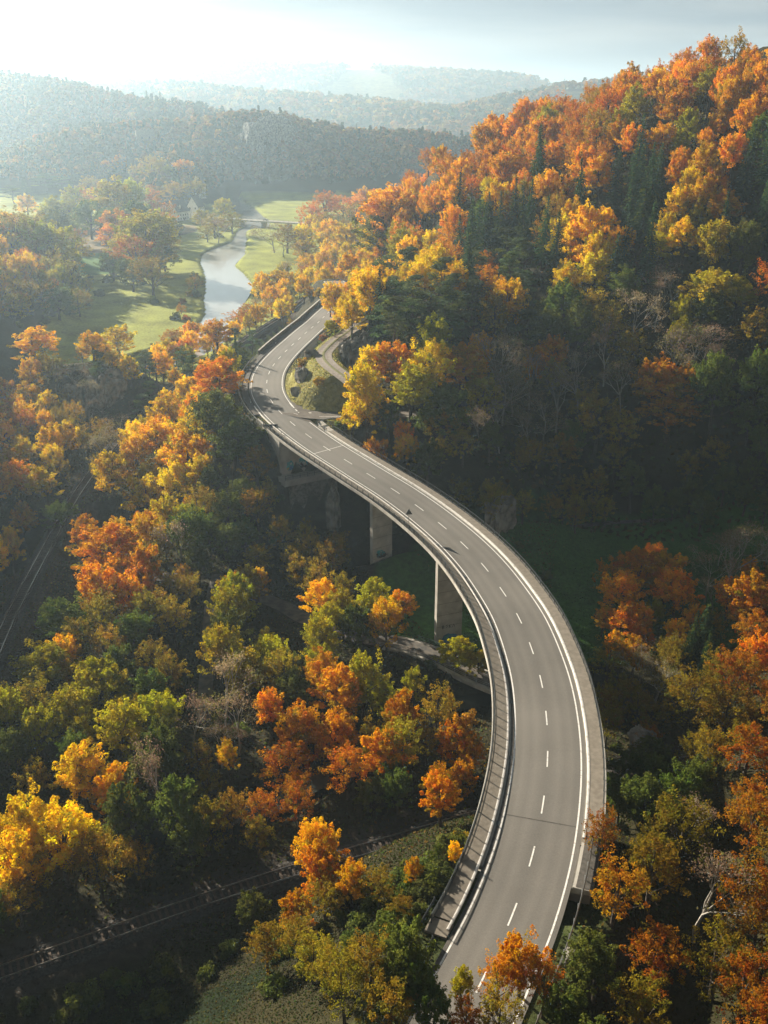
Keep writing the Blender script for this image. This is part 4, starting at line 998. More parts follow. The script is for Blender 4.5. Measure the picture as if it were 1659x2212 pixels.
PROTO = {'broad': [broadleaf(1), broadleaf(2, H=17, R=5.4, nc=135), broadleaf(3, H=16, R=4.4, shape='tall'), broadleaf(4, H=14, R=5.6, nc=130), broadleaf(5, H=18, R=4.8, shape='egg', nc=135), broadleaf(6, H=13.5, R=4.6, shape='egg', base=.08, nc=105)],
         'loose': [broadleaf(11, H=15, R=4.8, nc=90, per=44, leaf=.17), broadleaf(12, H=17, R=4.6, nc=95, per=44, leaf=.17, shape='tall'), broadleaf(13, H=16, R=5.2, nc=100, per=44, leaf=.17)],
         'spruce': [spruce(21), spruce(22, H=24, R=3.4), spruce(23, H=19, R=3.8)], 'pine': [pine(31), pine(32, H=18, R=3.6)],
         'bare': [baretree(41), baretree(42, H=17), baretree(43, H=14)], 'bush': [bush(51), bush(52, H=2.6, R=3.0), bush(53, H=4.2, R=2.6)]}
TRUNK = {}
for kk_, L_ in PROTO.items():
    for i_, (cm, mb, H_, Rr_) in enumerate(L_):
        me = bpy.data.meshes.new('trunk'); me.from_pydata(mb.V, [], mb.F); me.update(); me.materials.append(M['palebark'] if kk_ in ('bare',) else M['bark'])
        TRUNK[kk_, i_] = me
COL = {  # kind, leaf colour, word, object name, species word
    'Y': ('broad', (0.84, 0.56, 0.008), 'golden yellow', 'maple_tree', 'maple'),
    'O': ('broad', (0.74, 0.35, 0.008), 'orange', 'beech_tree', 'beech'),
    'R': ('loose', (0.52, 0.20, 0.012), 'rust red', 'oak_tree', 'oak'),
    'L': ('broad', (0.44, 0.38, 0.015), 'yellow-green', 'lime_tree', 'lime tree'),
    'G': ('broad', (0.13, 0.16, 0.028), 'deep green', 'ash_tree', 'ash'),
    'K': ('loose', (0.33, 0.23, 0.02), 'olive brown', 'hornbeam_tree', 'hornbeam'),
    'D': ('spruce', (0.045, 0.085, 0.035), 'dark green', 'spruce_tree', 'spruce'),
    'P': ('pine', (0.09, 0.125, 0.05), 'grey-green', 'pine_tree', 'pine'),
    'B': ('bare', (0.28, 0.20, 0.13), 'nearly leafless', 'bare_tree', 'tree'),
    'b': ('bush', (0.12, 0.14, 0.035), 'low green', 'bush', 'bush'),
    'y': ('bush', (0.50, 0.28, 0.03), 'low golden', 'bush', 'bush'),
    'r': ('bush', (0.38, 0.12, 0.03), 'low reddish', 'bush', 'bush'),
}
TREES = []
def plant(ch, x, y, h, w_=None, z=None, rng=RNG, col=None, tone=None):
    kind, c_, cw, nm, sp = COL[ch]
    i_ = int(rng.integers(len(PROTO[kind]))); cm, mb, H_, Rr_ = PROTO[kind][i_]
    if z is None: z = gz_at(x, y)
    if 68 < y < 128 and -32 < x < 20 and z + h > 17.6:
        k_ = max(2.2, 17.6 - z) / h; h *= k_; w_ = w_ * max(k_, .6) if w_ else None
    sz = h / H_; sx = (w_ / (2 * Rr_)) if w_ else sz * rng.uniform(0.92, 1.15)
    c = np.array(col if col else c_) * rng.uniform(0.78, 1.18) * ((0.75 if ch in 'KR' else 0.85) if (x > 22 and y < 150) else 1.0) * np.array([rng.uniform(.92, 1.08), rng.uniform(.86, 1.14), 1.0])  # dimness of the near right slope is put into the leaf colour
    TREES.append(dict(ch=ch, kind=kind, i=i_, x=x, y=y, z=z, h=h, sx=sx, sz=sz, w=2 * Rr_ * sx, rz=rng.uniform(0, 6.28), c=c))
def march(u, v, h):
    """where a thing h tall would have its top at this pixel"""
    d = ray(u, v); d = d / np.linalg.norm(d); t = 30.0; prev = None
    while t < 3000:
        p = d * t + [0, 0, CZ]; g_ = gz_at(p[0], p[1])
        if p[2] - g_ < h: return p[0], p[1], g_
        t += max(1.0, (p[2] - g_ - h) * 0.5)
    return None
# keep-clear outlines in the photograph: nothing may stand in front of these
def pl(*a_): return [(a_[i], a_[i + 1]) for i in range(0, len(a_), 2)]
CLEAR = [pl(-30, 1450, -30, 1290, 80, 1160, 165, 1040, 198, 1050, 130, 1180, 30, 1420), pl(-30, 2150, -30, 2040, 320, 1960, 640, 1850, 650, 1905, 330, 2030),
         pl(790, 1830, 1040, 1740, 1040, 1810, 800, 1875), pl(1110, 1160, 1380, 1128, 1480, 1150, 1290, 1190, 1275, 1340, 1240, 1390, 1180, 1260),
         pl(830, 1380, 880, 1375, 1065, 1470, 1060, 1500, 900, 1430), pl(580, 1295, 660, 1325, 650, 1345, 590, 1320),
         pl(782, 1060, 846, 1090, 842, 1225, 786, 1220), pl(932, 1200, 1000, 1290, 998, 1385, 934, 1385), pl(600, 935, 730, 1040, 720, 1098, 640, 1095, 615, 1010),
         pl(620, 800, 660, 740, 700, 700, 745, 720, 755, 800, 752, 905, 640, 890), pl(840, 1120, 930, 1180, 930, 1300, 850, 1250),
         pl(440, 700, 430, 560, 500, 515, 540, 520, 520, 580, 548, 640, 500, 690), pl(200, 640, 380, 560, 430, 600, 430, 680, 300, 720, 110, 735, -20, 770, -20, 700),
         pl(1170, 1800, 1290, 1760, 1290, 1800, 1265, 1900, 1210, 2010, 1175, 2000), pl(940, 1960, 1000, 1960, 985, 2050, 945, 2060), pl(320, 2150, 520, 2080, 560, 2180, 420, 2200),
         pl(640, 690, 700, 640, 700, 665, 600, 745, 545, 800, 540, 860, 530, 840, 545, 770), pl(565, 905, 600, 905, 600, 935, 565, 935), pl(740, 730, 790, 735, 790, 770, 745, 790)]
def road_poly():
    L = []; Rr = []
    for q_ in np.arange(ROAD.near(9, 66), ROAD.near(-22, 340), 6.0):
        a_ = ROAD.off(q_, -7.4, 1.2); b_ = ROAD.off(q_, 7.4, 1.2) if sNR < q_ < sFR else ROAD.off(q_, 5.0, 0.1)
        L.append(proj(*a_)); Rr.append(proj(*b_))
    return L, Rr
RL, RR = road_poly(); ROADP = RL + RR[::-1]
ROADY = [(v_, y_) for (u_, v_), y_ in zip(RL, [ROAD.at(q_)[1] for q_ in np.arange(ROAD.near(9, 66), ROAD.near(-22, 340), 6.0)])]
_ry = sorted(ROADY)
def ok_view(x, y, z, h, w_):
    for k_, (fz, fr) in enumerate(((1.0, 0.0), (.85, .55), (.85, -.55), (.6, .95), (.6, -.95), (.35, .8), (.35, -.8), (.15, 0), (.6, 0))):
        u_, v_ = proj(x + fr * w_ / 2, y, z + h * fz)
        for P_ in CLEAR:
            if in_poly(u_, v_, P_): return False
        if in_poly(u_, v_, ROADP):
            yr = np.interp(v_, [a_[0] for a_ in _ry], [a_[1] for a_ in _ry])
            if y < yr + 3: return False
    return True
def on_ground_ok(x, y, w_, pre=None):
    X = np.array([x]); Y = np.array([y])
    for ci_, (C_, m_) in enumerate(((ROAD, 7.6 + min(2.5, w_ * .2)), (RAILB, 3.6), (RAILL, 3.6), (PATH, 2.8), (TRACK, 3.2), (SIDE, 4.2), (PATH2, 2.2), (PATH3, 2.0), (STREAM, 3.2), (RIVC, 0))):
        if C_ is RIVC: break
        D = C_.dist(X, Y)[0] if pre is None else [pre[ci_]]
        if D[0] < m_:
            if C_ is ROAD:
                q_ = ROAD.near(x, y)
                if sN < q_ < sF and gz_at(x, y) < 4: 
                    if D[0] > 6: continue
            return False
    if 240 < y < 900:
        D = RIVC.dist(X, Y)[0] if pre is None else [pre[9]]
        if D[0] < np.interp(y, [p[1] for p in RIVC_y], [p[0] for p in RIVC_y]) + 1.5: return False
    return True

# trees one can pick out in the photograph: (kind, x of top, y of top, crown width in photo pixels, height in metres)
PICK = [('Y', 738, 608, 62, 13), ('O', 712, 632, 40, 9), ('Y', 760, 640, 60, 12), ('L', 715, 690, 30, 5), ('Y', 1275, 425, 105, 26), ('Y', 1235, 560, 75, 18), ('O', 1190, 365, 75, 17), ('O', 1578, 400, 85, 15), ('O', 1552, 345, 55, 15), ('Y', 925, 528, 75, 16), ('Y', 985, 560, 50, 13),
        ('Y', 755, 540, 60, 15), ('Y', 720, 600, 70, 16), ('Y', 775, 570, 60, 15), ('O', 850, 738, 110, 15), ('Y', 930, 728, 110, 17), ('O', 1000, 738, 120, 17), ('O', 1010, 745, 95, 14), ('L', 890, 785, 110, 16), ('L', 1050, 790, 100, 16), ('G', 960, 830, 120, 15), ('Y', 805, 745, 70, 14),
        ('Y', 780, 790, 80, 15), ('Y', 790, 850, 100, 14), ('Y', 760, 900, 60, 8), ('O', 875, 900, 50, 10), ('Y', 880, 945, 60, 9), ('K', 960, 870, 90, 12),
        ('O', 1430, 770, 120, 17), ('O', 1480, 785, 90, 15), ('R', 1450, 850, 150, 13), ('O', 1155, 745, 60, 13), ('L', 1540, 585, 150, 15), ('L', 1600, 600, 90, 13), ('B', 1460, 570, 80, 10),
        ('B', 1150, 750, 75, 17), ('B', 1210, 800, 90, 17), ('B', 1260, 760, 90, 17), ('B', 1350, 770, 80, 17), ('B', 1555, 730, 110, 14), ('B', 1090, 715, 70, 13), ('B', 1180, 850, 80, 16),
        ('O', 465, 685, 82, 15), ('O', 470, 770, 125, 15), ('G', 470, 840, 120, 17), ('Y', 420, 880, 110, 14), ('Y', 360, 850, 90, 14), ('Y', 330, 905, 110, 15), ('Y', 395, 930, 120, 15), ('G', 500, 900, 110, 15), ('R', 545, 655, 90, 10), ('R', 515, 668, 70, 9), ('Y', 600, 582, 78, 15), ('Y', 660, 515, 65, 13), ('Y', 665, 545, 60, 11),
        ('Y', 65, 705, 105, 14), ('Y', 195, 715, 65, 12), ('Y', 250, 698, 85, 14), ('R', 370, 705, 65, 12), ('O', 415, 690, 60, 12), ('P', 310, 755, 45, 13), ('P', 395, 745, 40, 13), ('P', 330, 740, 35, 11), ('Y', 60, 825, 85, 12), ('Y', 130, 905, 80, 12), ('R', 30, 850, 60, 12), ('K', 210, 900, 70, 12), ('B', 260, 905, 80, 12), ('B', 150, 790, 50, 10), ('K', 240, 755, 60, 7),
        ('O', 20, 960, 75, 13), ('Y', 90, 1000, 80, 12), ('O', 40, 1050, 90, 12), ('Y', 15, 1140, 60, 11), ('G', 120, 1085, 80, 7),
        ('O', 230, 1130, 150, 14), ('O', 210, 1210, 120, 13), ('Y', 240, 1000, 90, 14), ('Y', 310, 1020, 110, 15), ('K', 420, 1045, 100, 14), ('G', 410, 1090, 110, 16), ('O', 170, 1110, 70, 11), ('B', 385, 1120, 70, 15),
        ('L', 530, 1225, 80, 10), ('Y', 555, 1230, 50, 8), ('Y', 690, 1250, 90, 11), ('L', 740, 1268, 75, 12), ('L', 800, 1245, 90, 13), ('G', 775, 1300, 85, 12), ('O', 870, 1275, 70, 8.5), ('L', 985, 1385, 95, 6.5), ('L', 1035, 1410, 60, 6),
        ('G', 130, 1290, 130, 11), ('L', 90, 1390, 130, 10), ('Y', 130, 1370, 90, 10), ('L', 215, 1410, 130, 12), ('K', 60, 1460, 130, 11), ('L', 150, 1480, 110, 11), ('L', 340, 1490, 110, 11), ('L', 250, 1510, 120, 12), ('L', 530, 1385, 110, 14), ('K', 610, 1390, 90, 14), ('B', 480, 1420, 90, 14), ('G', 350, 1565, 110, 14), ('B', 345, 1600, 70, 16),
        ('O', 725, 1440, 115, 12), ('O', 645, 1520, 110, 12), ('O', 720, 1545, 130, 11), ('O', 870, 1490, 90, 11), ('L', 840, 1455, 80, 11), ('L', 895, 1440, 60, 9), ('O', 990, 1545, 95, 10), ('O', 1020, 1590, 70, 8), ('O', 830, 1580, 120, 10), ('R', 620, 1600, 130, 11), ('R', 750, 1610, 110, 10), ('K', 870, 1545, 100, 12), ('G', 840, 1650, 75, 6), ('G', 800, 1680, 70, 6), ('Y', 490, 1600, 50, 8), ('R', 560, 1700, 90, 8), ('R', 640, 1690, 80, 8),
        ('Y', 165, 1620, 130, 12), ('Y', 240, 1650, 110, 12), ('Y', 60, 1705, 120, 13), ('Y', 120, 1740, 150, 13), ('Y', 30, 1790, 130, 12), ('G', 270, 1690, 110, 12), ('G', 370, 1660, 100, 14), ('K', 200, 1800, 120, 11), ('G', 400, 1760, 90, 10), ('K', 30, 1900, 110, 8),
        ('O', 690, 1822, 95, 9), ('G', 545, 1925, 80, 6.5), ('O', 640, 1930, 80, 6), ('O', 760, 1860, 80, 7), ('K', 820, 1870, 80, 6), ('Y', 985, 1800, 40, 5), ('G', 950, 1780, 40, 6), ('K', 700, 1900, 100, 6), ('O', 890, 1830, 60, 6),
        ('G', 875, 1985, 130, 10), ('K', 800, 2010, 110, 9), ('K', 740, 2060, 110, 9), ('K', 830, 2110, 120, 9), ('G', 905, 2060, 120, 8), ('G', 850, 2080, 110, 7), ('L', 1000, 2085, 55, 6), ('O', 1130, 2012, 115, 8), ('R', 1080, 2050, 90, 8), ('R', 1180, 2080, 90, 7), ('K', 1080, 2130, 110, 8), ('R', 1010, 2150, 80, 7), ('G', 940, 2130, 90, 7),
        ('O', 1385, 1185, 115, 13), ('O', 1445, 1180, 110, 13), ('R', 1330, 1190, 80, 12), ('O', 1350, 1240, 110, 11), ('O', 1470, 1230, 100, 12), ('K', 1320, 1380, 90, 10), ('B', 1390, 1400, 80, 10), ('B', 1585, 1150, 120, 15), ('B', 1540, 1180, 80, 13), ('D', 1535, 1310, 70, 11), ('O', 1640, 1230, 110, 14), ('R', 1650, 1310, 120, 13), ('R', 1600, 1390, 110, 12),
        ('R', 1310, 1740, 80, 9), ('G', 1420, 1590, 120, 9), ('R', 1400, 1560, 70, 6), ('K', 1500, 1450, 150, 12), ('K', 1580, 1480, 150, 12), ('R', 1340, 1860, 130, 9), ('G', 1400, 1680, 150, 11), ('R', 1630, 1560, 130, 11), ('R', 1640, 1700, 130, 11), ('K', 1480, 1730, 170, 12), ('B', 1530, 1850, 170, 12), ('K', 1420, 1800, 150, 11), ('R', 1620, 1850, 140, 11), ('G', 1300, 2020, 120, 9), ('R', 1430, 1990, 140, 10), ('K', 1560, 2000, 150, 10), ('G', 1230, 2120, 110, 7), ('K', 1400, 2110, 140, 9), ('R', 1630, 2050, 140, 10)]
for ch, u_, v_, wp, h in PICK:
    g_ = march(u_, v_, h * 0.98)
    if g_ is None: continue
    d_ = g_[1] * cT + (CZ - g_[2] - h * .6) * sT
    TREES_n = len(TREES)
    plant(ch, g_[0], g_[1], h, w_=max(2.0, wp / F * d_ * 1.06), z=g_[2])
    TREES[-1]['pick'] = True

MAP = """
..............................
..............................
..........................RROO
.......................ROOOLOO
....................OORRLKOLOO
...................OOORROOLOOD
.................RRORDROODOYOD
.............RROOODYORDODDYOOD
RL..........RKKOOODDDKYYDDYKDD
RLL.........YYOLRRDKPDYYDDLKLD
ROL........YYYYPYYPRPDYYDDBLLR
RK........YY.YYPPPPYPGOKGBLLLR
.......OORY..YPPPPGKPGGKBBLGLK
.Y.YY.YOOPG..YYOGLOOBOBBKOBBG.
OYKPYPYPO....YOGGGOBBKBBOOBGGG
OYKB.PYYO....YYGGGGBBBBKOOOGGG
RYK.KOOOYG...YYGGKGBBBGKKRRGGG
RYYKBYYYGG....OOGKKGKBKKKKRKGG
OOKbOYYYGK......GKKKGKKKGGKGGG
OOOGYYYYKGKK......KKKKKKGGGGGG
OO.YYOYLGGKKK.................
YG.OOOKKGKKKKK.........ROO..BB
Gb.OOOKKLYKKKK..........OOO.BO
..GKOKKKLLK.YYLLOO.....OOOODOR
.GGKKGKKGG..LLGOOb.....OOOODKR
KLGKGGKKLKLbLG..bLL....KOOKDKR
LLYLLGKBLLBGOOLKKKK....KKBKKRR
LLLLLLBBLBOOOOLKKK.....KKRKKRR
GLLLLLGBBKOOOOOOKOO.....KRGGKR
GGGLGLYKYOOOORORKOO.....bGGKKR
GKYYYGGKKORRORRGKOO.....GGGBKR
YYYYKGGGKKRKKGGbb.......RGKBKR
YYYYKKGKKKKKK..........RRKKKBK
YYYGKK.BKb..OOKOKyb....RRKKKKR
YYKKK......KOKKKKb.....RRRKBKR
GKKb.....GGyK..bbb.....RRRKKKR
......bbbGKKKKKKb......GGKKBKK
bbbbbbbbGG..KKLGG.GRR.GGRKRKKR
bbbbbb......bGGGG.GRRRRGKKKKRK
bb..bb......bGGGG.GRKKKGKKKKKR
""".strip('\n').split('\n')
assert len(MAP) == 40, len(MAP)
MAP = [r_.ljust(30, '.') for r_ in MAP]
HB = {'Y': 1.0, 'O': 1.0, 'R': .95, 'L': 1.0, 'G': 1.05, 'K': .95, 'D': 1.3, 'P': .95, 'B': 1.0}
HASH = {}; NH = 0
def crowded(x, y, w_, f_=0.40):
    global NH
    while NH < len(TREES):
        t_ = TREES[NH]; HASH.setdefault((int(t_['x'] // 12), int(t_['y'] // 12)), []).append(t_); NH += 1
    for i in (-1, 0, 1):
        for j in (-1, 0, 1):
            for t_ in HASH.get((int(x // 12) + i, int(y // 12) + j), ()):
                if math.hypot(t_['x'] - x, t_['y'] - y) < f_ * (w_ + t_['w']): return True
    return False
frng = np.random.default_rng(5)
cand = []
y_ = 40.0
while y_ < 780:
    st = 4.4 if y_ < 150 else 5.2 if y_ < 215 else (6.0 if y_ < 330 else (7.4 if y_ < 500 else 11.0))
    hw = (y_ * cT + CZ * sT) * 0.395 + 16
    for x_ in np.arange(-hw, hw, st): cand.append((x_ + frng.uniform(-.42, .42) * st, y_ + frng.uniform(-.42, .42) * st, st))
    y_ += st
CX = np.array([c[0] for c in cand]); CY = np.array([c[1] for c in cand])
PRE = np.stack([C_.dist(CX, CY)[0] for C_ in (ROAD, RAILB, RAILL, PATH, TRACK, SIDE, PATH2, PATH3, STREAM, RIVC)], 1)
for (x_, y_, st), pre_ in zip(cand, PRE):
    zz = gz_at(x_, y_)
    base_h = 17.0 if (x_ > -8 and y_ > 225) else (11.5 if y_ > 118 else 8.5)
    if x_ > 30 and y_ < 215: base_h = 9.5
    if y_ > 420 and x_ < -8: base_h = 15
    u_, v_ = proj(x_, y_, zz + base_h * 0.62)
    if v_ > 2330: continue
    if x_ > -8 and y_ > 300:      # beyond the crest, out of sight
        tp_ = Vector((x_, y_, zz + base_h * 1.1)); vd = tp_ - Vector((0, 0, CZ)); h_ = _bv.ray_cast(Vector((0, 0, CZ)), vd.normalized())
        if h_[0] is not None and h_[3] < vd.length - 3: continue
    c_ = MAP[int(min(39, max(0, v_ / 55.3)))][int(min(29, max(0, (u_ + frng.normal() * 9) / 55.3)))]
    if c_ == '.': continue
    if x_ < -8 and y_ > 175 and c_ in 'OR' and frng.random() < 0.55: c_ = 'Y'
    if c_ in 'OYR' and frng.random() < 0.16: c_ = frng.choice(list('OYRLK'))
    if c_ in 'GDP' and frng.random() < 0.10: c_ = frng.choice(list('GKD'))
    if y_ > 420 and x_ < -8 and frng.random() < 0.3: continue
    if c_ in 'byr':
        h = frng.uniform(2.2, 4.0); w_ = h * 1.4
    else:
        h = base_h * HB[c_] * frng.uniform(0.78, 1.2); w_ = h * (0.34 if c_ == 'D' else 0.62) * frng.uniform(.9, 1.15)
    if crowded(x_, y_, w_, (0.36 if c_ in 'D' else .29)): continue
    if not on_ground_ok(x_, y_, w_, pre_): continue
    if not ok_view(x_, y_, zz, h, w_): continue
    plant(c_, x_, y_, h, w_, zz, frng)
# undergrowth: bushes along edges, banks and between the trunks
BUSH = [(ch, u_, v_) for ch, L_ in (('b', [(245, 600), (290, 600), (330, 600), (355, 580), (965, 1850), (945, 1900), (925, 1930), (880, 1930), (905, 1970), (860, 1900), (840, 1930), (800, 1960), (780, 2000), (820, 2020), (740, 1990), (700, 2010), (850, 2010), (650, 2030), (990, 1830), (900, 1900), (770, 1940), (610, 2060), (1290, 1570), (1330, 1620), (1300, 1500), (860, 1110), (800, 1000), (1120, 1180), (1180, 1250), (745, 1120), (690, 1180), (640, 1200), (600, 1170), (560, 1150), (720, 1230), (850, 1320), (900, 1340), (560, 980), (600, 1080), (560, 1050), (620, 1120), (660, 1150), (470, 1560), (520, 1590), (420, 1540), (380, 1480),
    (420, 600), (425, 640), (330, 655), (415, 700), (440, 545), (470, 512), (490, 500), (550, 555), (560, 580), (545, 540), (380, 690), (560, 640), (195, 605), (230, 610), (270, 612), (310, 615), (345, 600), (215, 640), (170, 600), (100, 700), (150, 680), (190, 660), (40, 705), (930, 1440), (900, 1480), (1000, 1480), (860, 1440),
    (1060, 1180), (700, 930), (735, 925), (690, 1060), (760, 910), (560, 940), (1250, 1960), (1270, 1900), (1160, 2070), (920, 2010), (900, 1940), (930, 1880), (965, 1830), (880, 1900), (850, 1960), (350, 2180), (600, 2140), (680, 2080), (240, 2120), (500, 2060), (160, 2150), (60, 2180), (760, 2040), (450, 2110)]),
    ('y', [(690, 830), (655, 790), (700, 700), (712, 715), (690, 640), (670, 640), (650, 650), (610, 640), (1290, 1800), (1010, 1560), (990, 1830), (520, 740), (560, 720), (590, 700), (410, 640), (630, 700)]),
    ('r', [(395, 655), (400, 690), (650, 800), (660, 760), (560, 690), (530, 700), (700, 735), (1400, 1590), (1330, 1560), (770, 780), (690, 600)])) for u_, v_ in L_]
for ch, u_, v_ in BUSH:
    g_ = ground_at(u_, v_)
    if g_ is None: continue
    far_ = g_.y > 380
    h = (frng.uniform(2.6, 5.0) if far_ else frng.uniform(1.6, 3.0)); w_ = h * frng.uniform(1.2, 1.9)
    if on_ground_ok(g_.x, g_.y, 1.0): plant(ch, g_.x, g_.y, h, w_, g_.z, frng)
# trees far beyond the meadow
FAR = [('P', 25, 398, 55, 18), ('D', 50, 382, 40, 20), ('P', 95, 372, 60, 20), ('P', 130, 378, 50, 19), ('L', 160, 395, 55, 16), ('Y', 55, 415, 45, 15), ('L', 105, 420, 60, 15), ('L', 145, 425, 55, 14), ('K', 190, 372, 60, 18), ('L', 235, 378, 85, 22), ('L', 275, 385, 80, 20), ('R', 205, 392, 60, 17), ('R', 315, 400, 70, 18), ('R', 345, 425, 60, 15), ('G', 190, 430, 70, 15), ('G', 240, 440, 70, 15), ('K', 20, 440, 70, 14), ('K', 70, 450, 70, 13), ('G', 120, 445, 70, 14), ('K', 350, 450, 60, 12), ('R', 360, 455, 45, 10), ('G', 290, 425, 80, 16),
       ('O', 245, 448, 75, 17), ('L', 310, 440, 110, 21), ('L', 275, 445, 70, 18), ('R', 290, 500, 90, 15), ('O', 235, 480, 60, 14), ('K', 335, 480, 90, 17), ('L', 260, 500, 70, 13), ('K', 330, 510, 70, 13), ('G', 350, 470, 60, 15),
       ('G', 238, 540, 60, 9), ('G', 280, 550, 70, 9), ('K', 325, 545, 80, 10), ('R', 300, 530, 60, 10), ('G', 350, 520, 60, 11),
       ('L', 60, 470, 90, 16), ('L', 110, 475, 90, 17), ('K', 150, 490, 80, 15), ('R', 165, 490, 45, 14), ('R', 20, 470, 50, 11), ('P', 10, 480, 60, 14), ('K', 70, 500, 80, 14), ('R', 30, 545, 70, 13), ('O', 60, 540, 50, 12), ('K', 110, 540, 80, 14), ('K', 150, 560, 70, 12), ('K', 60, 600, 80, 13), ('G', 120, 610, 80, 13), ('K', 20, 620, 80, 12), ('K', 165, 620, 60, 9),
       ('L', 435, 448, 40, 15), ('L', 480, 425, 50, 19), ('K', 460, 455, 55, 16), ('K', 500, 450, 50, 13), ('B', 470, 470, 50, 13), ('K', 445, 480, 40, 10), ('Y', 372, 425, 22, 9), ('B', 590, 480, 60, 14), ('K', 620, 478, 60, 12), ('B', 565, 500, 50, 13), ('K', 580, 510, 50, 8), ('B', 610, 500, 50, 10), ('G', 385, 480, 25, 4),
       ('B', 550, 640, 60, 10), ('B', 615, 560, 60, 12), ('K', 420, 590, 40, 6), ('R', 390, 655, 24, 4), ('R', 700, 402, 70, 20), ('R', 670, 430, 60, 17), ('R', 740, 415, 60, 18), ('O', 790, 395, 70, 19), ('O', 850, 398, 60, 16), ('O', 890, 400, 60, 16), ('K', 770, 430, 60, 16), ('G', 830, 430, 70, 15), ('Y', 710, 470, 60, 16), ('L', 880, 430, 70, 14), ('O', 920, 400, 50, 14), ('Y', 750, 480, 60, 14), ('K', 700, 450, 60, 16), ('Y', 660, 480, 60, 14), ('Y', 820, 470, 60, 12),
       ('D', 316, 196, 26, 34), ('D', 344, 198, 26, 33), ('D', 240, 202, 20, 27), ('D', 202, 205, 18, 25), ('D', 226, 206, 16, 24), ('D', 400, 222, 16, 20), ('D', 128, 186, 16, 22), ('D', 104, 182, 15, 22), ('D', 84, 176, 15, 22), ('D', 52, 168, 15, 22), ('D', 40, 172, 15, 22), ('D', 580, 238, 13, 16), ('D', 657, 262, 12, 18), ('D', 772, 268, 16, 22), ('D', 880, 278, 14, 22), ('D', 890, 280, 14, 20), ('D', 288, 214, 16, 22), ('D', 380, 216, 16, 20), ('O', 395, 340, 50, 20), ('L', 365, 355, 40, 16), ('K', 325, 330, 60, 20), ('O', 260, 332, 40, 16), ('K', 300, 345, 50, 18), ('O', 230, 345, 40, 14), ('K', 420, 380, 60, 16), ('K', 370, 385, 60, 16)]
for ch, u_, v_, wp, h in FAR:
    g_ = march(u_, v_, h * 0.98)
    if g_ is None: continue
    if not on_ground_ok(g_[0], g_[1], 1.0): continue
    d_ = g_[1] * cT + (CZ - g_[2] - h * .6) * sT
    w_ = wp / F * d_ * 1.08
    if ch not in 'DPb' and w_ > h * 0.95:
        h = w_ * 0.95; g_ = march(u_, v_, h * 0.98) or g_
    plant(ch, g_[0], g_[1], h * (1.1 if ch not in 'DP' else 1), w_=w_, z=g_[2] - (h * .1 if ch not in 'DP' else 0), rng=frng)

# ---- put every tree down: a thing with crown and trunk
ORD = ['', 'first', 'second', 'third', 'fourth', 'fifth', 'sixth', 'seventh', 'eighth', 'ninth', 'tenth', 'eleventh', 'twelfth', 'thirteenth', 'fourteenth', 'fifteenth', 'sixteenth', 'seventeenth', 'eighteenth', 'nineteenth', 'twentieth', 'twenty-first', 'twenty-second', 'twenty-third', 'twenty-fourth', 'twenty-fifth', 'twenty-sixth', 'twenty-seventh', 'twenty-eighth', 'twenty-ninth', 'thirtieth']
def place_of(u_, v_, x, y):
    if y > 1080: return 'on the hazy far hill'
    if y > 640 and x < -8: return 'left of the white houses' if u_ < 380 else ('between houses and river' if u_ < 545 else 'by the low river bridge')
    if x > -8 and y > 222:
        c_ = 'left' if u_ < 1000 else ('middle' if u_ < 1300 else 'right')
        return ('top of right hill' if v_ < 330 else ('upper right hill' if v_ < 450 else ('mid right hill' if v_ < 570 else ('lower right hill' if v_ < 700 else ('foot of right hill' if v_ < 860 else 'wood behind deck'))))) + ', ' + c_
    if x < -95 and y > 380: return 'in the far left wood' if u_ < 200 else 'in the round meadow clump'
    if y > 330: return 'between river and far road'
    if x > 24 and y < 225: return 'right of the deck, ' + ('upper' if v_ < 1450 else ('middle' if v_ < 1750 else ('lower' if v_ < 1980 else 'bottom')))
    if v_ < 850: return 'around the rock knob' if u_ < 330 else ('outside the far bend' if u_ < 560 else 'beside the far road')
    if v_ < 1080: return 'left of railway end' if u_ < 190 else ('left of the far bend' if u_ < 560 else 'near the far abutment')
    if v_ < 1290: return 'beside the left railway' if u_ < 330 else ('below the far abutment' if u_ < 780 else 'beside the piers')
    if v_ < 1500: return 'on the lower left bank' if u_ < 400 else ('along the valley path' if u_ < 700 else 'by the small bridge')
    if v_ < 1760: return 'above lower railway, ' + ('left' if u_ < 400 else ('middle' if u_ < 720 else 'right'))
    return 'beside the lower railway' if u_ < 850 else 'around the lower road end'
groups = {}
for t_ in TREES:
    u_, v_ = proj(t_['x'], t_['y'], t_['z'] + t_['h']); t_['u'], t_['v'] = u_, v_
    t_['nm'], t_['sp'] = COL[t_['ch']][3], COL[t_['ch']][4]
    if not (t_['x'] > -8 and t_['y'] > 222):  # species names are guessed from leaf colour, split between valley and hill
        if t_['ch'] == 'Y': t_['nm'] = 'valley_maple_tree'
        if t_['ch'] == 'O': t_['nm'], t_['sp'] = 'orange_leaved_tree', 'tree'
        if t_['ch'] == 'R': t_['nm'], t_['sp'] = 'rust_leaved_tree', 'tree'
    t_['size'] = 'tall' if t_['h'] > 16.5 else ('small' if t_['h'] < 8.5 else 'medium')
    if t_['kind'] == 'bush': t_['size'] = 'broad' if t_['w'] > 4.3 else 'small'
    groups.setdefault((t_['ch'], t_['size'], place_of(u_, v_, t_['x'], t_['y'])), []).append(t_)
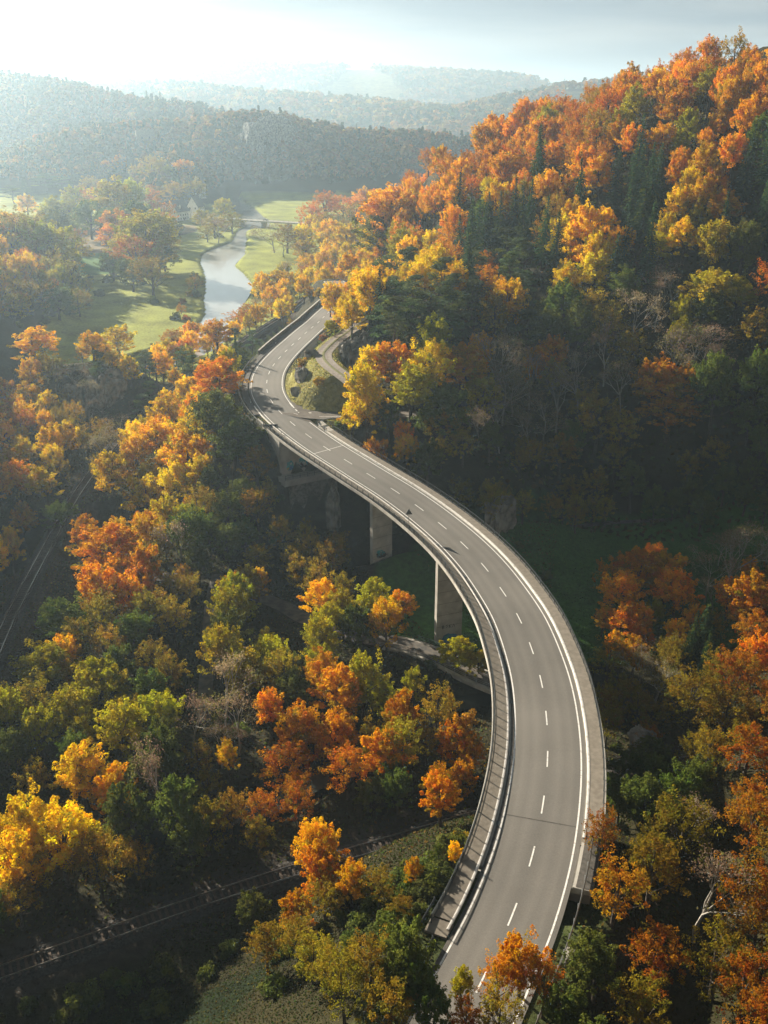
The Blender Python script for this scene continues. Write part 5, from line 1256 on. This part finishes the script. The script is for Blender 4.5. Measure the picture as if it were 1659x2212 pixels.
for (ch, sz_, pc), L_ in groups.items():
    L_.sort(key=lambda t_: t_['u'])
    nsub = max(1, math.ceil(len(L_) / 22)); L_.sort(key=lambda t_: t_['v']); m_ = math.ceil(len(L_) / nsub)
    for si in range(nsub):
        S_ = sorted(L_[si * m_:(si + 1) * m_], key=lambda t_: t_['u'])
        ex = '' if nsub == 1 else f' {ORD[si + 1]} row,'
        for k_, t_ in enumerate(S_):
            t_['label'] = f"{sz_} {COL[ch][2]} {t_['sp']} {pc}" + (f",{ex} {ORD[min(k_ + 1, 30)]} from left" if len(S_) > 1 else '')
PL = {'maple_tree': 'golden maples on the right hill', 'valley_maple_tree': 'golden maples of the valley', 'beech_tree': 'orange beeches on the right hill', 'orange_leaved_tree': 'orange trees of the valley', 'rust_leaved_tree': 'rust red trees of the valley', 'oak_tree': 'rust red oaks on the right hill', 'lime_tree': 'yellow-green lime trees in the valley', 'ash_tree': 'green ash trees in the valley', 'hornbeam_tree': 'olive brown hornbeams in the shade',
      'spruce_tree': 'dark spruces on the hill', 'pine_tree': 'grey-green pines on the slopes', 'bare_tree': 'nearly leafless trees', 'bush': 'bushes on banks and verges'}
cnt = {}; first = {}
for t_ in sorted(TREES, key=lambda t_: -(t_['h'] / max(30, t_['y']))):
    nm = t_['nm']
    cnt[nm] = cnt.get(nm, 0) + 1
    if cnt[nm] > 300: t_['over'] = True; continue
    r_ = bpy.data.objects.new(nm, None); r_.empty_display_size = 1; SC.collection.objects.link(r_)
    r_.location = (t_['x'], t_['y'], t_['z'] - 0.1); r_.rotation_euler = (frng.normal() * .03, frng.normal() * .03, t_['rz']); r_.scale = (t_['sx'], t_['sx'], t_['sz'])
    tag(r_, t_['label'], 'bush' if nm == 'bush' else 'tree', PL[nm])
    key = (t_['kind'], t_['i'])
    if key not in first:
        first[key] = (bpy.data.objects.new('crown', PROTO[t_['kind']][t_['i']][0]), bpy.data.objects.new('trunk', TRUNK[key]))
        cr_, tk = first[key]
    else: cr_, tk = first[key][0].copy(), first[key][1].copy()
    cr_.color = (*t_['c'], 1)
    for o_ in (cr_, tk): SC.collection.objects.link(o_); o_.parent = r_

# ---- woods too far off to count: one object each
def far_wood(name, xr, yr, sp, cards, csz, hgt, zmin, mat, seed, pal, maskf=None, kind='stuff'):
    rng = np.random.default_rng(seed)
    X, Y = np.meshgrid(np.arange(*xr, sp), np.arange(*yr, sp)); X = X.ravel() + rng.uniform(-.45, .45, X.size) * sp; Y = Y.ravel() + rng.uniform(-.45, .45, Y.size) * sp
    Z = height(X, Y); k_ = (Z > zmin) & (np.abs(X) < Y * 0.50 + 60)
    if maskf is not None: k_ &= maskf(X, Y, Z)
    X, Y, Z = X[k_], Y[k_], Z[k_]; n_ = len(X)
    H_ = hgt * rng.uniform(.75, 1.25, n_); con = (rng.random(n_) < 0.12 + 0.25 * (vnoise(X, Y, 1 / 130., 8) > 0.25)); R_1 = sp * 0.62 * rng.uniform(.8, 1.2, n_)
    kk_ = np.repeat(np.arange(n_), cards); m_ = len(kk_)
    d = rng.normal(size=(m_, 3)); d /= np.linalg.norm(d, axis=1, keepdims=True); d[:, 2] = np.where(d[:, 2] < -.3, -d[:, 2], d[:, 2])
    P = np.stack([X, Y, Z + H_ * .6], 1)[kk_] + d * np.stack([R_1, R_1, H_ * .42], 1)[kk_] * rng.uniform(.75, 1, m_)[:, None]
    c_ = con[kk_]; tt = rng.uniform(0, 1, m_) ** .8; a_ = rng.uniform(0, 6.28, m_)
    rc = (1 - tt) * R_1[kk_] * .75
    Pc = np.stack([X[kk_] + np.cos(a_) * rc, Y[kk_] + np.sin(a_) * rc, Z[kk_] + H_[kk_] * (.15 + 1.0 * tt)], 1)
    P = np.where(c_[:, None], Pc, P)
    pal = np.array(pal); w_ = vnoise(X, Y, 1 / 90., seed + 4) * .5 + .5 + rng.normal(size=n_) * .22
    ci = np.clip((w_ * len(pal)).astype(int), 0, len(pal) - 1); cc = pal[ci] * rng.uniform(.88, 1.12, n_)[:, None]
    cc[con] = np.array((0.04, 0.07, 0.035))
    V, Fc = leaf_cards(P, d + rng.normal(size=(m_, 3)) * .35 + np.array([0, 0, .2]), csz, rng, .85)
    cf = np.concatenate([cc[kk_], np.ones((m_, 1))], 1)
    T = np.stack([rng.random(m_), rng.random(m_) * .7 + .15, np.zeros(m_), np.ones(m_)], 1)
    o_ = mesh_obj(name, np_mesh(name, V, Fc, mat, False, {'col': ('FACE', 'FLOAT_COLOR', cf), 'tint': ('FACE', 'FLOAT_COLOR', T)}))
    return tag(o_, kind=kind)
AUT = [(0.26, 0.13, 0.04), (0.20, 0.13, 0.04), (0.10, 0.10, 0.04), (0.24, 0.16, 0.045), (0.07, 0.085, 0.035), (0.20, 0.12, 0.035), (0.30, 0.18, 0.05)]
cliffm = lambda X, Y, Z: ~((np.abs(X + 150) < 30) & (Y < 1110 + 40) & False)
tag(far_wood('wooded_hill', (-560, 360), (1020, 1330), 8.0, 46, 1.9, 14, 9, M['leaf_far'], 71, AUT), 'hazy autumn wood covering the cliffed hill beyond the river', 'wood')
tag(far_wood('wooded_hill', (-330, -120), (900, 1020), 8.0, 46, 1.8, 13, 7, M['leaf_far'], 74, AUT), 'wooded spur running down behind the white houses', 'wood')
tag(far_wood('wooded_hill', (-1100, -180), (1335, 1760), 10.0, 40, 2.4, 16, 12, M['leaf_far'], 72, AUT), 'pale wood on the farther hill at the left', 'wood')
tag(far_wood('wooded_hill', (-1600, 1500), (2000, 2900), 24.0, 18, 5.0, 17, 14, M['leaf_far'], 73, AUT, lambda X, Y, Z: vnoise(X, Y, 1 / 260., 17) < 0.35), 'woods on the middle distance ridges under the skyline', 'wood')
tag(far_wood('wooded_hill', (-2400, 1700), (2900, 4500), 36.0, 14, 7.5, 20, 60, M['leaf_far'], 75, AUT, lambda X, Y, Z: vnoise(X, Y, 1 / 260., 17) < 0.35), 'farthest woods along the skyline ridge', 'wood')

# ---- undergrowth and grass on the open ground
def tufts(name, poly, sp, size, cols, seed, label=None, zmax=99):
    rng = np.random.default_rng(seed); P_ = np.array(poly); x0, y0 = P_.min(0); x1, y1 = P_.max(0)
    X, Y = np.meshgrid(np.arange(x0, x1, sp), np.arange(y0, y1, sp)); X = X.ravel() + rng.uniform(-.5, .5, X.size) * sp; Y = Y.ravel() + rng.uniform(-.5, .5, Y.size) * sp
    k_ = in_poly(X, Y, poly)
    for C_, m_ in ((ROAD, 5.2), (TRACK, 2.3), (SIDE, 3.3), (PATH, 2.1), (RAILB, 1.9), (RAILL, 1.9), (PATH3, 1.2)):
        D, zr, S = C_.dist(X, Y); k_ &= D > m_
    X, Y = X[k_], Y[k_]; Z = height(X, Y); n_ = len(X)
    kk_ = Z < zmax; X, Y, Z = X[kk_], Y[kk_], Z[kk_]; n_ = len(X)
    N = rng.normal(size=(n_, 3)) * np.array([1, 1, .6]) + np.array([0, 0, .5]); V, Fc = leaf_cards(np.stack([X, Y, Z + size * .3], 1), N, size, rng, .6)
    cs = np.array(cols)[rng.integers(len(cols), size=n_)] * rng.uniform(.7, 1.3, n_)[:, None]
    T = np.stack([rng.random(n_), rng.random(n_), np.zeros(n_), np.ones(n_)], 1)
    return tag(mesh_obj(name, np_mesh(name, V, Fc, M['leaf_far'], False, {'col': ('FACE', 'FLOAT_COLOR', np.concatenate([cs, np.ones((n_, 1))], 1)), 'tint': ('FACE', 'FLOAT_COLOR', T)})), kind='stuff')
UG = [(0.08, 0.09, 0.02), (0.10, 0.07, 0.02), (0.06, 0.08, 0.02), (0.13, 0.09, 0.025), (0.05, 0.07, 0.02)]
tufts('undergrowth', [(-70, 84), (-100, 120), (-130, 330), (-60, 345), (-25, 230), (-22, 200), (40, 205), (14, 78), (-20, 86)], 0.62, 0.26, UG, 81)
tufts('undergrowth', [(14, 60), (30, 130), (70, 150), (110, 140), (90, 50), (10, 40)], 0.6, 0.25, UG, 82)
tufts('undergrowth', [(0, 216), (60, 205), (150, 205), (170, 300), (160, 420), (60, 480), (0, 400), (-20, 330), (-22, 290), (-12, 262), (-2, 232)], 1.5, 0.8, UG, 83)
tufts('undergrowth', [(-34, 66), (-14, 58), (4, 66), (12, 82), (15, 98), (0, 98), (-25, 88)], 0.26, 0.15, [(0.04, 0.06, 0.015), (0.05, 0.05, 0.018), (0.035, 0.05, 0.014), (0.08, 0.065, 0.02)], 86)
tufts('verge_grass', [(-30, 226), (-8, 222), (-2, 232), (-8, 262), (-14, 300), (-27, 280)], 0.4, 0.2, [(0.26, 0.25, 0.06), (0.18, 0.19, 0.05), (0.34, 0.27, 0.09)], 84)
tufts('meadow_grass', [(22, 150), (60, 160), (120, 170), (110, 206), (25, 206), (0, 190)], 0.6, 0.2, [(0.05, 0.11, 0.02), (0.06, 0.13, 0.02)], 85)

# ------------------------------------------------------------------ haze
bm = bmesh.new(); bmesh.ops.create_cube(bm, size=1)
for v_ in bm.verts: v_.co = (v_.co.x * 14400, 4300 + v_.co.y * 9800, 134.5 + v_.co.z * 287)
me = bpy.data.meshes.new('haze'); bm.to_mesh(me); bm.free()
mh_ = bpy.data.materials.new('haze'); mh_.use_nodes = True; mh_.node_tree.nodes.clear()
ho = mh_.node_tree.nodes.new('ShaderNodeOutputMaterial'); hv = mh_.node_tree.nodes.new('ShaderNodeVolumePrincipled')
hv.inputs['Color'].default_value = (0.60, 0.81, 1.0, 1); hv.inputs['Density'].default_value = HAZE_DENSITY; hv.inputs['Anisotropy'].default_value = 0.58
mh_.node_tree.links.new(hv.outputs[0], ho.inputs['Volume'])
me.materials.append(mh_); tag(mesh_obj('haze', me), kind='stuff')
